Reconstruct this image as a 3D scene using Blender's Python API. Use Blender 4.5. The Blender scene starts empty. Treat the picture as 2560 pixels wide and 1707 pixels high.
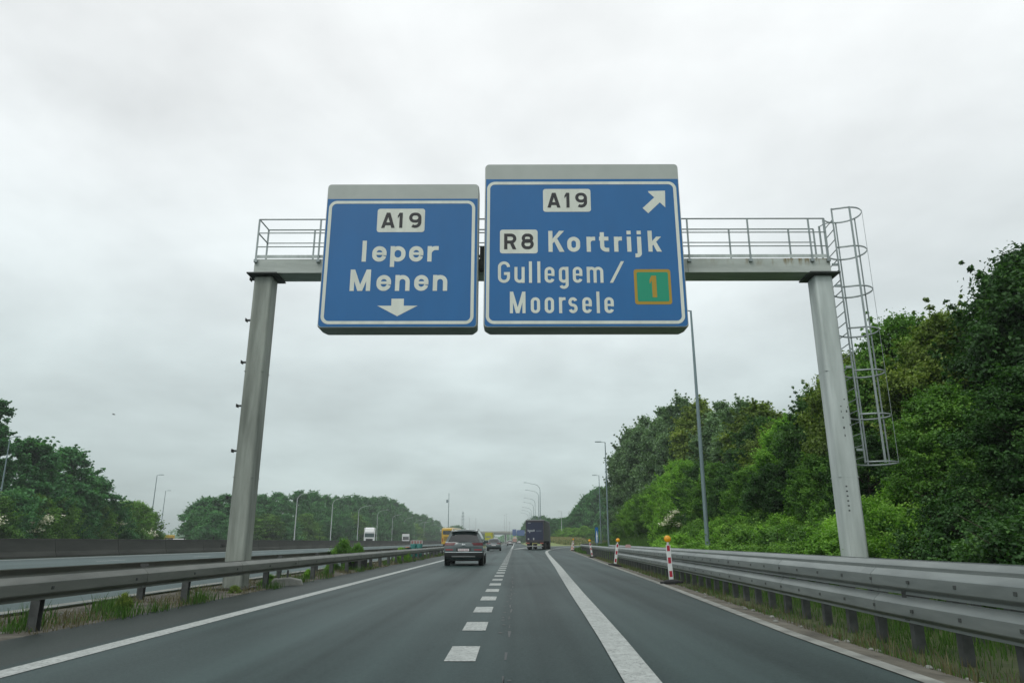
import bpy, bmesh, math, random
import numpy as np
from mathutils import Vector, Matrix

rad = math.radians
S = bpy.context.scene
COL = S.collection
random.seed(7)

# ------------------------------------------------------------------ camera
cd = bpy.data.cameras.new('camera')
cam = bpy.data.objects.new('camera', cd)
COL.objects.link(cam)
cam.location = (0.0, 0.0, 1.10)
cam.rotation_euler = (rad(90 + 15.81), 0, rad(0.25))
cd.sensor_width = 36.0
cd.lens = 36.0 * 1764 / 2560
cd.clip_start = 0.1
cd.clip_end = 6000
S.camera = cam

# ------------------------------------------------------------------ light and sky
SUN_EL, SUN_AZ = rad(52), rad(215)          # azimuth clockwise from +Y
W = bpy.data.worlds.new("World")
S.world = W
W.use_nodes = True
wt = W.node_tree
for n in list(wt.nodes):
    wt.nodes.remove(n)
def wn(t, **k):
    n = wt.nodes.new(t)
    for a, b in k.items():
        setattr(n, a, b)
    return n
def wl(a, b):
    wt.links.new(a, b)
def wmath(op, a, b=None, clamp=False):
    n = wn('ShaderNodeMath', operation=op, use_clamp=clamp)
    for i, v in enumerate((a, b)):
        if v is None: continue
        if isinstance(v, (int, float)): n.inputs[i].default_value = v
        else: wl(v, n.inputs[i])
    return n.outputs[0]
out = wn('ShaderNodeOutputWorld')
bg = wn('ShaderNodeBackground')
bg.inputs['Strength'].default_value = 0.1
wl(bg.outputs[0], out.inputs['Surface'])
sky = wn('ShaderNodeTexSky', sky_type='NISHITA')
sky.sun_disc = False
sky.sun_elevation = SUN_EL
sky.sun_rotation = SUN_AZ
sky.air_density = 1.0; sky.dust_density = 2.0
tc = wn('ShaderNodeTexCoord')
sx = wn('ShaderNodeSeparateXYZ')
wl(tc.outputs['Generated'], sx.inputs[0])
zc = wmath('MAXIMUM', sx.outputs[2], 0.0)
den = wmath('ADD', zc, 0.22)
cx_ = wmath('DIVIDE', sx.outputs[0], den)
cy_ = wmath('DIVIDE', sx.outputs[1], den)
cxyz = wn('ShaderNodeCombineXYZ')
wl(cx_, cxyz.inputs[0]); wl(cy_, cxyz.inputs[1])
def cloud_noise(scale, off, detail=7, rough=0.52):
    m = wn('ShaderNodeMapping'); m.inputs['Location'].default_value = off
    wl(cxyz.outputs[0], m.inputs['Vector'])
    n = wn('ShaderNodeTexNoise')
    n.inputs['Scale'].default_value = scale; n.inputs['Detail'].default_value = detail
    n.inputs['Roughness'].default_value = rough; n.inputs['Distortion'].default_value = 0.25
    wl(m.outputs[0], n.inputs['Vector'])
    return n.outputs['Fac']
nA = cloud_noise(1.0, (3.1, 1.7, 0.4), 8, 0.54)
nB = cloud_noise(2.6, (8.3, 5.2, 1.4), 5, 0.5)
nsum = wmath('ADD', wmath('MULTIPLY', nA, 0.72), wmath('MULTIPLY', nB, 0.28))
# how bright the cloud deck is: thin and bright overhead, deeper and greyer towards the horizon
elev = wn('ShaderNodeValToRGB')
el = elev.color_ramp
el.elements[0].position = 0.0; el.elements[0].color = (0.54, 0.635, 0.625, 1)
el.elements[1].position = 1.0; el.elements[1].color = (0.86, 0.885, 0.885, 1)
for p_, c_ in ((0.10, (0.545, 0.635, 0.635, 1)), (0.22, (0.645, 0.73, 0.735, 1)), (0.33, (0.76, 0.825, 0.835, 1)), (0.44, (0.83, 0.875, 0.885, 1)), (0.60, (0.885, 0.915, 0.92, 1))):
    e_ = el.elements.new(p_); e_.color = c_
wl(zc, elev.inputs[0])
dens = wn('ShaderNodeMapRange'); dens.inputs['From Min'].default_value = 0.36; dens.inputs['From Max'].default_value = 0.64
dens.inputs['To Min'].default_value = 0.83; dens.inputs['To Max'].default_value = 1.17
wl(nsum, dens.inputs['Value'])
side_ = wmath('SUBTRACT', 1.03, wmath('MULTIPLY', wmath('MULTIPLY', wmath('POWER', wmath('ABSOLUTE', sx.outputs[0]), 1.5), 0.36), wmath('SUBTRACT', 1.0, wmath('MULTIPLY', zc, 1.5), True)))
densf = wmath('MULTIPLY', dens.outputs[0], side_)
cm = wn('ShaderNodeVectorMath', operation='SCALE')
wl(elev.outputs[0], cm.inputs[0]); wl(densf, cm.inputs['Scale'])
c10 = wn('ShaderNodeVectorMath', operation='SCALE')
c10.inputs['Scale'].default_value = 10.0
wl(cm.outputs[0], c10.inputs[0])
mx = wn('ShaderNodeMix', data_type='RGBA')
mx.inputs['Factor'].default_value = 0.96
wl(sky.outputs[0], mx.inputs['A']); wl(c10.outputs[0], mx.inputs['B'])
wl(mx.outputs['Result'], bg.inputs['Color'])

sd = bpy.data.lights.new('sun', 'SUN')
sd.energy = 0.9
sd.angle = rad(25)
sd.color = (1.0, 0.985, 0.94)
sun = bpy.data.objects.new('sun', sd)
COL.objects.link(sun)
sdir = Vector((math.sin(SUN_AZ) * math.cos(SUN_EL), math.cos(SUN_AZ) * math.cos(SUN_EL), math.sin(SUN_EL)))
sun.rotation_euler = sdir.to_track_quat('Z', 'Y').to_euler()
sun.location = sdir * 100

S.view_settings.view_transform = 'Standard'
S.view_settings.look = 'None'
S.view_settings.gamma = 1.0
S.view_settings.exposure = 0.15
S.view_settings.use_curve_mapping = False
S.render.engine = 'CYCLES'
S.cycles.use_denoising = True
S.cycles.max_bounces = 6
S.cycles.transparent_max_bounces = 6
S.cycles.volume_bounces = 0
S.cycles.caustics_reflective = False
S.cycles.caustics_refractive = False

# ------------------------------------------------------------------ materials
MATS = {}
def mat(name, col, rough=0.6, metal=0.0, var=0.0, vscale=4.0, vstretch=(1, 1, 1), spec=0.5, bump=0.0, bscale=60.0,
        col2=None, coat=0.0, emit=0.0, alpha_trans=0.0):
    """Principled material; its colour wanders between col and col2 (or darker/lighter col) with noise."""
    if name in MATS:
        return MATS[name]
    m = bpy.data.materials.new(name)
    m.use_nodes = True
    t = m.node_tree
    b = t.nodes['Principled BSDF']
    b.inputs['Base Color'].default_value = (*col, 1)
    b.inputs['Roughness'].default_value = rough
    b.inputs['Metallic'].default_value = metal
    b.inputs['Specular IOR Level'].default_value = spec
    if coat:
        b.inputs['Coat Weight'].default_value = coat
        b.inputs['Coat Roughness'].default_value = 0.08
    if emit:
        b.inputs['Emission Color'].default_value = (*col, 1)
        b.inputs['Emission Strength'].default_value = emit
    if var or col2 or bump:
        tcn = t.nodes.new('ShaderNodeTexCoord')
        mp = t.nodes.new('ShaderNodeMapping')
        mp.inputs['Scale'].default_value = vstretch
        t.links.new(tcn.outputs['Object'], mp.inputs[0])
    if var or col2:
        nz = t.nodes.new('ShaderNodeTexNoise')
        nz.inputs['Scale'].default_value = vscale
        nz.inputs['Detail'].default_value = 6
        nz.inputs['Roughness'].default_value = 0.6
        t.links.new(mp.outputs[0], nz.inputs['Vector'])
        rp = t.nodes.new('ShaderNodeValToRGB')
        a = tuple(c * (1 - var) for c in col); z = tuple(min(1, c * (1 + var)) for c in (col2 or col))
        rp.color_ramp.elements[0].color = (*a, 1); rp.color_ramp.elements[0].position = 0.32
        rp.color_ramp.elements[1].color = (*z, 1); rp.color_ramp.elements[1].position = 0.68
        t.links.new(nz.outputs['Fac'], rp.inputs[0])
        t.links.new(rp.outputs[0], b.inputs['Base Color'])
    if bump:
        n2 = t.nodes.new('ShaderNodeTexNoise')
        n2.inputs['Scale'].default_value = bscale
        n2.inputs['Detail'].default_value = 4
        t.links.new(tcn.outputs['Object'], n2.inputs['Vector'])
        bp = t.nodes.new('ShaderNodeBump')
        bp.inputs['Strength'].default_value = bump
        bp.inputs['Distance'].default_value = 0.02
        t.links.new(n2.outputs['Fac'], bp.inputs['Height'])
        t.links.new(bp.outputs[0], b.inputs['Normal'])
    MATS[name] = m
    return m

def nodes_of(m):
    t = m.node_tree
    return t, t.nodes['Principled BSDF']

def asphalt(name, col, streak=0.16):
    m = bpy.data.materials.new(name); m.use_nodes = True
    t, b = nodes_of(m)
    L = t.links.new
    tcn = t.nodes.new('ShaderNodeTexCoord')
    def noise(scale, stretch, detail=5, rough=0.6):
        mp = t.nodes.new('ShaderNodeMapping'); mp.inputs['Scale'].default_value = stretch
        L(tcn.outputs['Object'], mp.inputs[0])
        n = t.nodes.new('ShaderNodeTexNoise'); n.inputs['Scale'].default_value = scale
        n.inputs['Detail'].default_value = detail; n.inputs['Roughness'].default_value = rough
        L(mp.outputs[0], n.inputs['Vector']); return n.outputs['Fac']
    def mth(op, a, c):
        n = t.nodes.new('ShaderNodeMath'); n.operation = op
        for i, v in enumerate((a, c)):
            if isinstance(v, (int, float)): n.inputs[i].default_value = v
            else: L(v, n.inputs[i])
        return n.outputs[0]
    lanes = noise(1.0, (0.9, 0.012, 1), 3)          # worn wheel tracks along the road
    patches = noise(0.22, (1, 0.5, 1), 5)
    grain = noise(22, (1, 1, 1), 5, 0.8)
    stone = noise(190, (1, 1, 1), 2, 0.8)
    v = mth('ADD', mth('MULTIPLY', mth('SUBTRACT', lanes, 0.5), streak * 5), 1.0)
    v = mth('ADD', v, mth('MULTIPLY', mth('SUBTRACT', patches, 0.5), 0.55))
    v = mth('ADD', v, mth('MULTIPLY', mth('SUBTRACT', grain, 0.5), 0.9))
    v = mth('ADD', v, mth('MULTIPLY', mth('SUBTRACT', stone, 0.5), 1.0))
    v = mth('MAXIMUM', v, 0.25)
    sc = t.nodes.new('ShaderNodeVectorMath'); sc.operation = 'SCALE'
    sc.inputs[0].default_value = col
    L(v, sc.inputs['Scale'])
    L(sc.outputs[0], b.inputs['Base Color'])
    b.inputs['Roughness'].default_value = 0.56
    L(mth('MINIMUM', mth('MULTIPLY', mth('ADD', mth('MULTIPLY', mth('SUBTRACT', lanes, 0.5), streak * 5), mth('ADD', mth('ADD', mth('MULTIPLY', mth('SUBTRACT', grain, 0.5), 1.6), mth('MULTIPLY', mth('SUBTRACT', stone, 0.5), 1.2)), mth('ADD', mth('MULTIPLY', mth('SUBTRACT', patches, 0.5), 1.6), 1.0))), 0.29), 0.6), b.inputs['Specular IOR Level'])
    b.inputs['Specular Tint'].default_value = (0.72, 1.0, 0.97, 1)
    bp = t.nodes.new('ShaderNodeBump'); bp.inputs['Strength'].default_value = 0.35; bp.inputs['Distance'].default_value = 0.006
    L(stone, bp.inputs['Height']); L(bp.outputs[0], b.inputs['Normal'])
    MATS[name] = m
    return m

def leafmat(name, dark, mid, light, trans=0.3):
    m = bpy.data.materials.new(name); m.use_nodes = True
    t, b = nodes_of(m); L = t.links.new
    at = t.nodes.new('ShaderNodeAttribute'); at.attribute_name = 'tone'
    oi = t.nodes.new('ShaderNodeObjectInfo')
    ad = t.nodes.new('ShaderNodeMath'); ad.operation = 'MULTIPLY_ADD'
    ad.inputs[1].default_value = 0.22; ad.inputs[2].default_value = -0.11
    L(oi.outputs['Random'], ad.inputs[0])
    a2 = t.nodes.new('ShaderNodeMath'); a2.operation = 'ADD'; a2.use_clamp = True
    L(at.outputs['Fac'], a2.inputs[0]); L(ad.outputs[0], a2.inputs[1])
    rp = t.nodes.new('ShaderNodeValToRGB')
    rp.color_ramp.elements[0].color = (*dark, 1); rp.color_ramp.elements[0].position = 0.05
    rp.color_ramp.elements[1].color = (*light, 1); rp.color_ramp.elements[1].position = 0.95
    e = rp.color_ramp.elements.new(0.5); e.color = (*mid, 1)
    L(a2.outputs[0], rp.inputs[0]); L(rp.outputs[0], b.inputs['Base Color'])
    b.inputs['Roughness'].default_value = 0.55
    b.inputs['Specular IOR Level'].default_value = 0.35
    tr = t.nodes.new('ShaderNodeBsdfTranslucent')
    mu = t.nodes.new('ShaderNodeVectorMath'); mu.operation = 'MULTIPLY'
    mu.inputs[1].default_value = (1.2, 1.35, 0.6)
    L(rp.outputs[0], mu.inputs[0]); L(mu.outputs[0], tr.inputs['Color'])
    ms = t.nodes.new('ShaderNodeMixShader'); ms.inputs[0].default_value = trans
    L(b.outputs[0], ms.inputs[1]); L(tr.outputs[0], ms.inputs[2])
    L(ms.outputs[0], t.nodes['Material Output'].inputs['Surface'])
    MATS[name] = m
    return m

M_ROAD = asphalt('asphalt', (0.016, 0.031, 0.030), 0.5)
M_ROAD2 = asphalt('asphalt_left_carriageway', (0.034, 0.058, 0.058))
M_SHOULD = asphalt('asphalt_shoulder', (0.016, 0.022, 0.019), 0.16)
def paint_mat():
    m = mat('road_paint', (0.38, 0.41, 0.395), 0.7, var=0.16, vscale=6, bump=0.25, bscale=140)
    t, b = nodes_of(m); L = t.links.new
    tcn = t.nodes.new('ShaderNodeTexCoord')
    n = t.nodes.new('ShaderNodeTexNoise'); n.inputs['Scale'].default_value = 26; n.inputs['Detail'].default_value = 6; n.inputs['Roughness'].default_value = 0.75
    L(tcn.outputs['Object'], n.inputs['Vector'])
    r = t.nodes.new('ShaderNodeValToRGB'); r.color_ramp.elements[0].position = 0.37; r.color_ramp.elements[1].position = 0.52
    L(n.outputs['Fac'], r.inputs[0])
    mxn = t.nodes.new('ShaderNodeMix'); mxn.data_type = 'RGBA'
    src = b.inputs['Base Color'].links[0].from_socket
    mxn.inputs['A'].default_value = (0.19, 0.21, 0.20, 1)
    L(r.outputs[0], mxn.inputs['Factor']); L(src, mxn.inputs['B']); L(mxn.outputs['Result'], b.inputs['Base Color'])
    return m
M_PAINT = paint_mat()
M_KERB = mat('kerb_concrete', (0.215, 0.225, 0.205), 0.9, var=0.3, vscale=3, bump=0.4)
M_SOIL = mat('median_soil', (0.055, 0.050, 0.038), 0.95, var=0.3, vscale=2.5, col2=(0.105, 0.099, 0.08), bump=0.8, bscale=25)
M_DIRT = mat('verge_dirt', (0.06, 0.055, 0.040), 0.95, var=0.3, vscale=2.0, col2=(0.115, 0.108, 0.085), bump=0.8, bscale=30)
M_TURF = mat('turf', (0.035, 0.055, 0.02), 0.95, var=0.3, vscale=0.7, col2=(0.07, 0.085, 0.03), bump=0.8, bscale=12)
M_FIELD = mat('field', (0.24, 0.25, 0.10), 0.95, var=0.15, vscale=0.25, col2=(0.13, 0.20, 0.05), bump=0.8, bscale=3)
M_TAR = mat('tar', (0.02, 0.022, 0.022), 0.5, var=0.3, vscale=9)
M_RAIL = mat('weathered_galvanised_steel', (0.180, 0.206, 0.199), 0.45, metal=0.3, var=0.10, vscale=2.2, vstretch=(1, 0.35, 2.5), col2=(0.225, 0.252, 0.243))
M_RAILD = mat('grimy_galvanised_steel', (0.140, 0.151, 0.135), 0.5, metal=0.25, var=0.14, vscale=2.2, vstretch=(1, 0.35, 2.5), col2=(0.18, 0.19, 0.17))
M_POST = mat('dark_steel_post', (0.075, 0.082, 0.08), 0.6, metal=0.25, var=0.3, vscale=5)
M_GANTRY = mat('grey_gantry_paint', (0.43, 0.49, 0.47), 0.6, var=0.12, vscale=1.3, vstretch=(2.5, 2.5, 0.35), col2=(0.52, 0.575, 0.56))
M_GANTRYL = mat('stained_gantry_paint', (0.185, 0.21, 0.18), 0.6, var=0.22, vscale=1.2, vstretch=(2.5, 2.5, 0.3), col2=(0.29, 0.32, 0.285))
M_GALV = mat('galvanised_tube', (0.29, 0.335, 0.335), 0.45, metal=0.35, var=0.15, vscale=3)
M_DARKST = mat('dark_flange_steel', (0.06, 0.068, 0.065), 0.6, metal=0.2, var=0.2, vscale=4)
M_LAMP = mat('lamp_post_zinc', (0.19, 0.26, 0.275), 0.5, metal=0.3, var=0.1, vscale=1.5)
M_LAMPP = mat('pale_lamp_post_zinc', (0.50, 0.54, 0.54), 0.55, metal=0.1, var=0.08, vscale=1.5)
M_CONC = mat('barrier_concrete', (0.042, 0.046, 0.040), 0.9, var=0.3, vscale=0.5, vstretch=(1, 0.35, 3), col2=(0.055, 0.058, 0.051), bump=0.3)
M_BLUE = mat('sign_blue', (0.006, 0.135, 0.37), 0.42, var=0.05, vscale=1.0, vstretch=(1.5, 1, .6))
M_WHITE = mat('sign_white', (0.72, 0.76, 0.68), 0.5, var=0.08, vscale=1.5, vstretch=(2.5, 1, .5))
M_BLACK = mat('sign_black', (0.02, 0.022, 0.025), 0.5)
M_GREEN = mat('sign_green', (0.0, 0.30, 0.17), 0.5)
M_YEL = mat('sign_yellow', (0.42, 0.27, 0.02), 0.5)
M_BOX = mat('sign_box_grey', (0.43, 0.47, 0.44), 0.5, var=0.06, vscale=1.5)
M_RUBBER = mat('black_rubber', (0.018, 0.019, 0.02), 0.85, var=0.2, vscale=8)
M_REDR = mat('reflective_red', (0.42, 0.015, 0.04), 0.45)
M_WREF = mat('reflective_white', (0.74, 0.77, 0.76), 0.5, var=0.05, vscale=5)
M_AMBER = mat('amber_lens', (0.95, 0.42, 0.005), 0.25, spec=0.7)
M_GLASS = mat('dark_window_glass', (0.012, 0.017, 0.018), 0.06, spec=0.9)
M_TAIL = mat('tail_lamp_red', (0.085, 0.006, 0.010), 0.35, spec=0.35)
M_CHROME = mat('chrome', (0.62, 0.64, 0.65), 0.15, metal=1.0)
M_TRIM = mat('black_plastic_trim', (0.022, 0.025, 0.026), 0.6)
M_RIM = mat('alloy_rim', (0.25, 0.26, 0.27), 0.3, metal=0.8)
M_BARK = mat('bark', (0.07, 0.058, 0.042), 0.95, var=0.35, vscale=5, vstretch=(1, 1, 0.3), bump=0.8, bscale=14)
L_DARK = leafmat('dark_green_leaves', (0.022, 0.070, 0.017), (0.049, 0.134, 0.030), (0.110, 0.237, 0.052))
L_MID = leafmat('mid_green_leaves', (0.052, 0.134, 0.020), (0.123, 0.282, 0.044), (0.263, 0.475, 0.081))
L_LIGHT = leafmat('fresh_green_leaves', (0.087, 0.202, 0.026), (0.198, 0.415, 0.054), (0.365, 0.627, 0.110), 0.38)
L_OLIVE = leafmat('olive_green_leaves', (0.074, 0.129, 0.020), (0.177, 0.266, 0.048), (0.335, 0.421, 0.091))
L_GREY = leafmat('grey_green_leaves', (0.055, 0.109, 0.047), (0.137, 0.243, 0.114), (0.312, 0.471, 0.254))
L_FAR = leafmat('far_green_leaves', (0.035, 0.122, 0.046), (0.074, 0.236, 0.078), (0.140, 0.366, 0.120))
L_GRASS = leafmat('grass_blades', (0.030, 0.077, 0.013), (0.059, 0.144, 0.022), (0.125, 0.215, 0.047), 0.3)
L_DRY = leafmat('dry_grass_blades', (0.13, 0.12, 0.05), (0.26, 0.25, 0.11), (0.40, 0.38, 0.20), 0.3)
M_BLOSSOM = mat('cream_blossom', (0.80, 0.81, 0.60), 0.8)
L_STRAW = leafmat('straw_blades', (0.06, 0.052, 0.028), (0.12, 0.108, 0.055), (0.20, 0.18, 0.10), 0.25)

# ------------------------------------------------------------------ mesh helpers
class MB:
    """Collects vertices and faces; build() links them as ONE mesh object."""
    def __init__(self):
        self.v = []; self.f = []
    def add(self, vs, fs):
        o = len(self.v)
        self.v.extend([tuple(p) for p in vs])
        self.f.extend([tuple(i + o for i in q) for q in fs])
        return self
    def box(self, x0, x1, y0, y1, z0, z1):
        return self.add([(x0, y0, z0), (x1, y0, z0), (x1, y1, z0), (x0, y1, z0), (x0, y0, z1), (x1, y0, z1), (x1, y1, z1), (x0, y1, z1)],
                        [(0, 3, 2, 1), (4, 5, 6, 7), (0, 1, 5, 4), (1, 2, 6, 5), (2, 3, 7, 6), (3, 0, 4, 7)])
    def quad(self, a, b, c, d):
        return self.add([a, b, c, d], [(0, 1, 2, 3)])
    def tube(self, pts, rs, n=8, cap=True, closed=False):
        pts = [Vector(p) for p in pts]
        if not isinstance(rs, (list, tuple)): rs = [rs] * len(pts)
        rings = []
        N = len(pts)
        up0 = None
        for i, p in enumerate(pts):
            if closed:
                d = pts[(i + 1) % N] - pts[i - 1]
            else:
                d = pts[min(i + 1, N - 1)] - pts[max(i - 1, 0)]
            d.normalize()
            if up0 is None:
                ref = Vector((0, 0, 1)) if abs(d.z) < 0.9 else Vector((1, 0, 0))
                a = d.cross(ref).normalized()
            else:
                a = (up0 - d * up0.dot(d)).normalized()
            up0 = a
            b = d.cross(a)
            rings.append([p + (a * math.cos(2 * math.pi * k / n) + b * math.sin(2 * math.pi * k / n)) * rs[i] for k in range(n)])
        vs = [q for r in rings for q in r]
        fs = []
        for i in range(N if closed else N - 1):
            j = (i + 1) % N
            for k in range(n):
                fs.append((i * n + k, i * n + (k + 1) % n, j * n + (k + 1) % n, j * n + k))
        if cap and not closed:
            fs.append(tuple(range(n - 1, -1, -1))); fs.append(tuple((N - 1) * n + k for k in range(n)))
        return self.add(vs, fs)
    def lathe(self, prof, c, axis='z', n=24):
        """prof = [(r, h)...] turned round an axis through c."""
        vs = []; fs = []
        for r, h in prof:
            for k in range(n):
                a = 2 * math.pi * k / n
                u, w = r * math.cos(a), r * math.sin(a)
                vs.append({'z': (c[0] + u, c[1] + w, c[2] + h), 'x': (c[0] + h, c[1] + u, c[2] + w), 'y': (c[0] + u, c[1] + h, c[2] + w)}[axis])
        m = len(prof)
        for i in range(m - 1):
            for k in range(n):
                fs.append((i * n + k, i * n + (k + 1) % n, (i + 1) * n + (k + 1) % n, (i + 1) * n + k))
        fs.append(tuple(range(n - 1, -1, -1))); fs.append(tuple((m - 1) * n + k for k in range(n)))
        return self.add(vs, fs)
    def prism(self, poly, y0, y1):
        """poly in (x, z), pushed from y0 to y1."""
        n = len(poly)
        vs = [(x, y0, z) for x, z in poly] + [(x, y1, z) for x, z in poly]
        fs = [tuple(range(n)), tuple(range(2 * n - 1, n - 1, -1))]
        fs += [(i, i + n, (i + 1) % n + n, (i + 1) % n) for i in range(n)]
        return self.add(vs, fs)
    def sheet_xz(self, poly, y):
        return self.add([(x, y, z) for x, z in poly], [tuple(range(len(poly)))])
    def build(self, name, m, parent=None, bevel=0.0, smooth=40, seg=2, loc=None):
        me = bpy.data.meshes.new(name)
        me.from_pydata(self.v, [], self.f)
        me.update()
        bm = bmesh.new(); bm.from_mesh(me)
        bmesh.ops.recalc_face_normals(bm, faces=bm.faces)
        bm.to_mesh(me); bm.free()
        if smooth:
            me.polygons.foreach_set('use_smooth', [True] * len(me.polygons))
            me.set_sharp_from_angle(angle=rad(smooth))
        me.materials.append(m)
        o = bpy.data.objects.new(name, me)
        COL.objects.link(o)
        if parent: o.parent = parent
        if loc: o.location = loc
        if bevel:
            bv = o.modifiers.new('bevel', 'BEVEL'); bv.width = bevel; bv.segments = seg; bv.limit_method = 'ANGLE'; bv.angle_limit = rad(40)
        return o

def np_mesh(name, verts, quads, m, parent=None, tone=None, tris=False):
    k = quads.shape[1]
    me = bpy.data.meshes.new(name)
    me.vertices.add(len(verts)); me.vertices.foreach_set('co', verts.astype(np.float32).ravel())
    nf = len(quads)
    me.loops.add(nf * k); me.loops.foreach_set('vertex_index', quads.astype(np.int32).ravel())
    me.polygons.add(nf); me.polygons.foreach_set('loop_start', np.arange(0, nf * k, k, dtype=np.int32))
    me.update(calc_edges=True)
    if tone is not None:
        a = me.attributes.new('tone', 'FLOAT', 'FACE'); a.data.foreach_set('value', tone.astype(np.float32))
    me.materials.append(m)
    o = bpy.data.objects.new(name, me); COL.objects.link(o)
    if parent: o.parent = parent
    return o

def tag(o, label=None, cat=None, group=None, kind=None):
    if label: o['label'] = label
    if cat: o['category'] = cat
    if group: o['group'] = group
    if kind: o['kind'] = kind
    return o
def thing(name, label, cat, loc=(0, 0, 0), rz=0.0, group=None):
    o = bpy.data.objects.new(name, None); COL.objects.link(o)
    o.empty_display_size = 0.2
    o.location = loc; o.rotation_euler = (0, 0, rz)
    return tag(o, label, cat, group)
def dup(root, loc, rz=0.0, label=None, group=None, scale=None):
    """copy of a thing with copies of its parts and sub-parts"""
    r = root.copy(); COL.objects.link(r)
    r.location = loc; r.rotation_euler = (0, 0, rz)
    if scale: r.scale = scale
    if label: r['label'] = label
    if group: r['group'] = group
    for ch in list(root.children):
        c = ch.copy(); COL.objects.link(c); c.parent = r
        for g in ch.children:
            d = g.copy(); COL.objects.link(d); d.parent = c
    return r
ORD = ['first', 'second', 'third', 'fourth', 'fifth', 'sixth', 'seventh', 'eighth', 'ninth', 'tenth', 'eleventh', 'twelfth', 'thirteenth',
       'fourteenth', 'fifteenth', 'sixteenth', 'seventeenth', 'eighteenth', 'nineteenth', 'twentieth', 'twenty-first', 'twenty-second', 'twenty-third',
       'twenty-fourth', 'twenty-fifth', 'twenty-sixth', 'twenty-seventh', 'twenty-eighth', 'twenty-ninth', 'thirtieth']

# ------------------------------------------------------------------ lie of the land (x across, y along the motorway, z up)
RE = np.array([(-500, 3.15), (-30, 3.15), (6.2, 3.28), (9.4, 3.33), (19.3, 3.79), (34.9, 4.39), (52, 5.1), (70, 5.85), (91.5, 6.75), (110, 8.3), (130, 10.6),
               (150, 13.9), (170, 18.5), (190, 25), (205, 32), (220, 42), (226, 46), (3000, 46)])
LE = np.array([(-500, -.45), (100, -0.45), (105, -0.4), (120, 0.5), (143, 2.6), (160, 5.3), (180, 10), (200, 17), (220, 27), (240, 41), (3000, 41)])
def Redge(y): return float(np.interp(y, RE[:, 0], RE[:, 1]))
def Ledge(y): return float(np.interp(y, LE[:, 0], LE[:, 1]))
def sstep(v, a, b):
    t = min(1, max(0, (v - a) / (b - a))); return t * t * (3 - 2 * t)
def gz(x, y):
    if x < -7.7:
        return 0.02 * (min(-x, 24.0) - 7.7)
    d = x - Redge(y)
    if d > 0.3:
        z = -0.21 * sstep(d, 0.3, 1.3)
        z += 2.38 * sstep(d, 2.0, 12.5)
        return z
    if y > 150:
        e = Ledge(y) - x
        return 1.9 * sstep(e, 3, 17) * sstep(x, 5.0, 9.5)
    return 0.0

# ------------------------------------------------------------------ the setting: ground, roads, markings
def build_ground():
    ys = [-420, -250, -140, -80, -45] + [-25 + 2.5 * i for i in range(10)] + [0 + 1.0 * i for i in range(0, 60)] + [60 + 2 * i for i in range(0, 90)] + [240 + 5 * i for i in range(0, 24)] + [360 + 20 * i for i in range(0, 12)] + [600, 700, 850, 1100, 1500, 2200, 3000]
    xl = [-3000, -1200, -600, -400, -250, -150, -110, -90, -75, -60, -45, -34, -24, -18, -12, -7.7, -5.9, -4, -2, 0]
    dr = [0, 0.3, 0.5, 0.75, 1.0, 1.2, 1.6, 2.0, 2.6, 3.2, 4, 5, 6, 7, 8, 9, 10, 11, 12.5, 15, 18, 24, 34, 50, 80, 150, 400, 1200, 2950]
    fr = [i / 24 for i in range(1, 24)]
    vs = []; nx = None
    for y in ys:
        R = Redge(y)
        xs = xl + [f * R for f in fr] + [R + d for d in dr]
        nx = len(xs)
        vs += [(x, y, gz(x, y)) for x in xs]
    fs = []; mi = []
    for j in range(len(ys) - 1):
        for i in range(nx - 1):
            a = j * nx + i
            fs.append((a, a + 1, a + nx + 1, a + nx))
            k = i
            if k == 15: m = 1                       # median soil
            elif k < 15: m = 0
            elif k < len(xl) + 23: m = 3 if ys[j] > 150 else 1
            else:
                d = dr[k - len(xl) - 23] if k - len(xl) - 23 >= 0 else 0
                m = 2 if d < 1.2 else 0
            mi.append(m)
    me = bpy.data.meshes.new('ground')
    me.from_pydata(vs, [], fs)
    for m in (M_TURF, M_SOIL, M_DIRT, M_FIELD): me.materials.append(m)
    me.polygons.foreach_set('material_index', mi)
    me.polygons.foreach_set('use_smooth', [True] * len(fs))
    o = bpy.data.objects.new('ground', me); COL.objects.link(o)
    tag(o, kind='structure')
build_ground()

def strip(name, m, rows, dz=0.0, kind='structure'):
    """rows = [(y, xleft, xright)]: one ribbon of road or paint lying on the ground"""
    b = MB(); v = []
    for y, a, c in rows:
        v += [(a, y, gz(a, y) + dz), (c, y, gz(c, y) + dz)]
    b.add(v, [(2 * i, 2 * i + 1, 2 * i + 3, 2 * i + 2) for i in range(len(rows) - 1)])
    o = b.build(name, m, smooth=0)
    if kind: tag(o, kind=kind)
    return o
YS = [-420, -25, -10, 0, 3, 6.2, 9.4, 14, 19.3, 26, 34.9, 43, 52, 61, 70, 80, 91.5, 100, 105, 110, 120, 130, 143, 150]
strip('road', M_ROAD, [(y, -4.68, min(Redge(y), 8.3) if y <= 110 else 8.3) for y in [q for q in YS if q <= 110]] + [(115, -4.68, 3.2)] + [(y, -4.68, 3.2) for y in (150, 300, 600, 1200, 2900)], 0.004)
strip('hard_shoulder', M_SHOULD, [(y, -5.9, -4.68) for y in (-420, -25, 0, 40, 100, 300, 800, 2900)], 0.004)
rows = [(y, Ledge(y) - 0.9, Redge(y)) for y in (110.01, 115, 120, 126, 130, 136, 143, 150, 155, 160, 165, 170, 175, 180, 185, 190, 195, 200, 205, 210, 215, 220, 226)]
strip('exit_road', M_ROAD, rows, 0.010)
strip('left_carriageway', M_ROAD2, [(y, -23.4, -7.95) for y in (-420, -25, 0, 40, 100, 300, 800, 2900)], 0.006)
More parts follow.
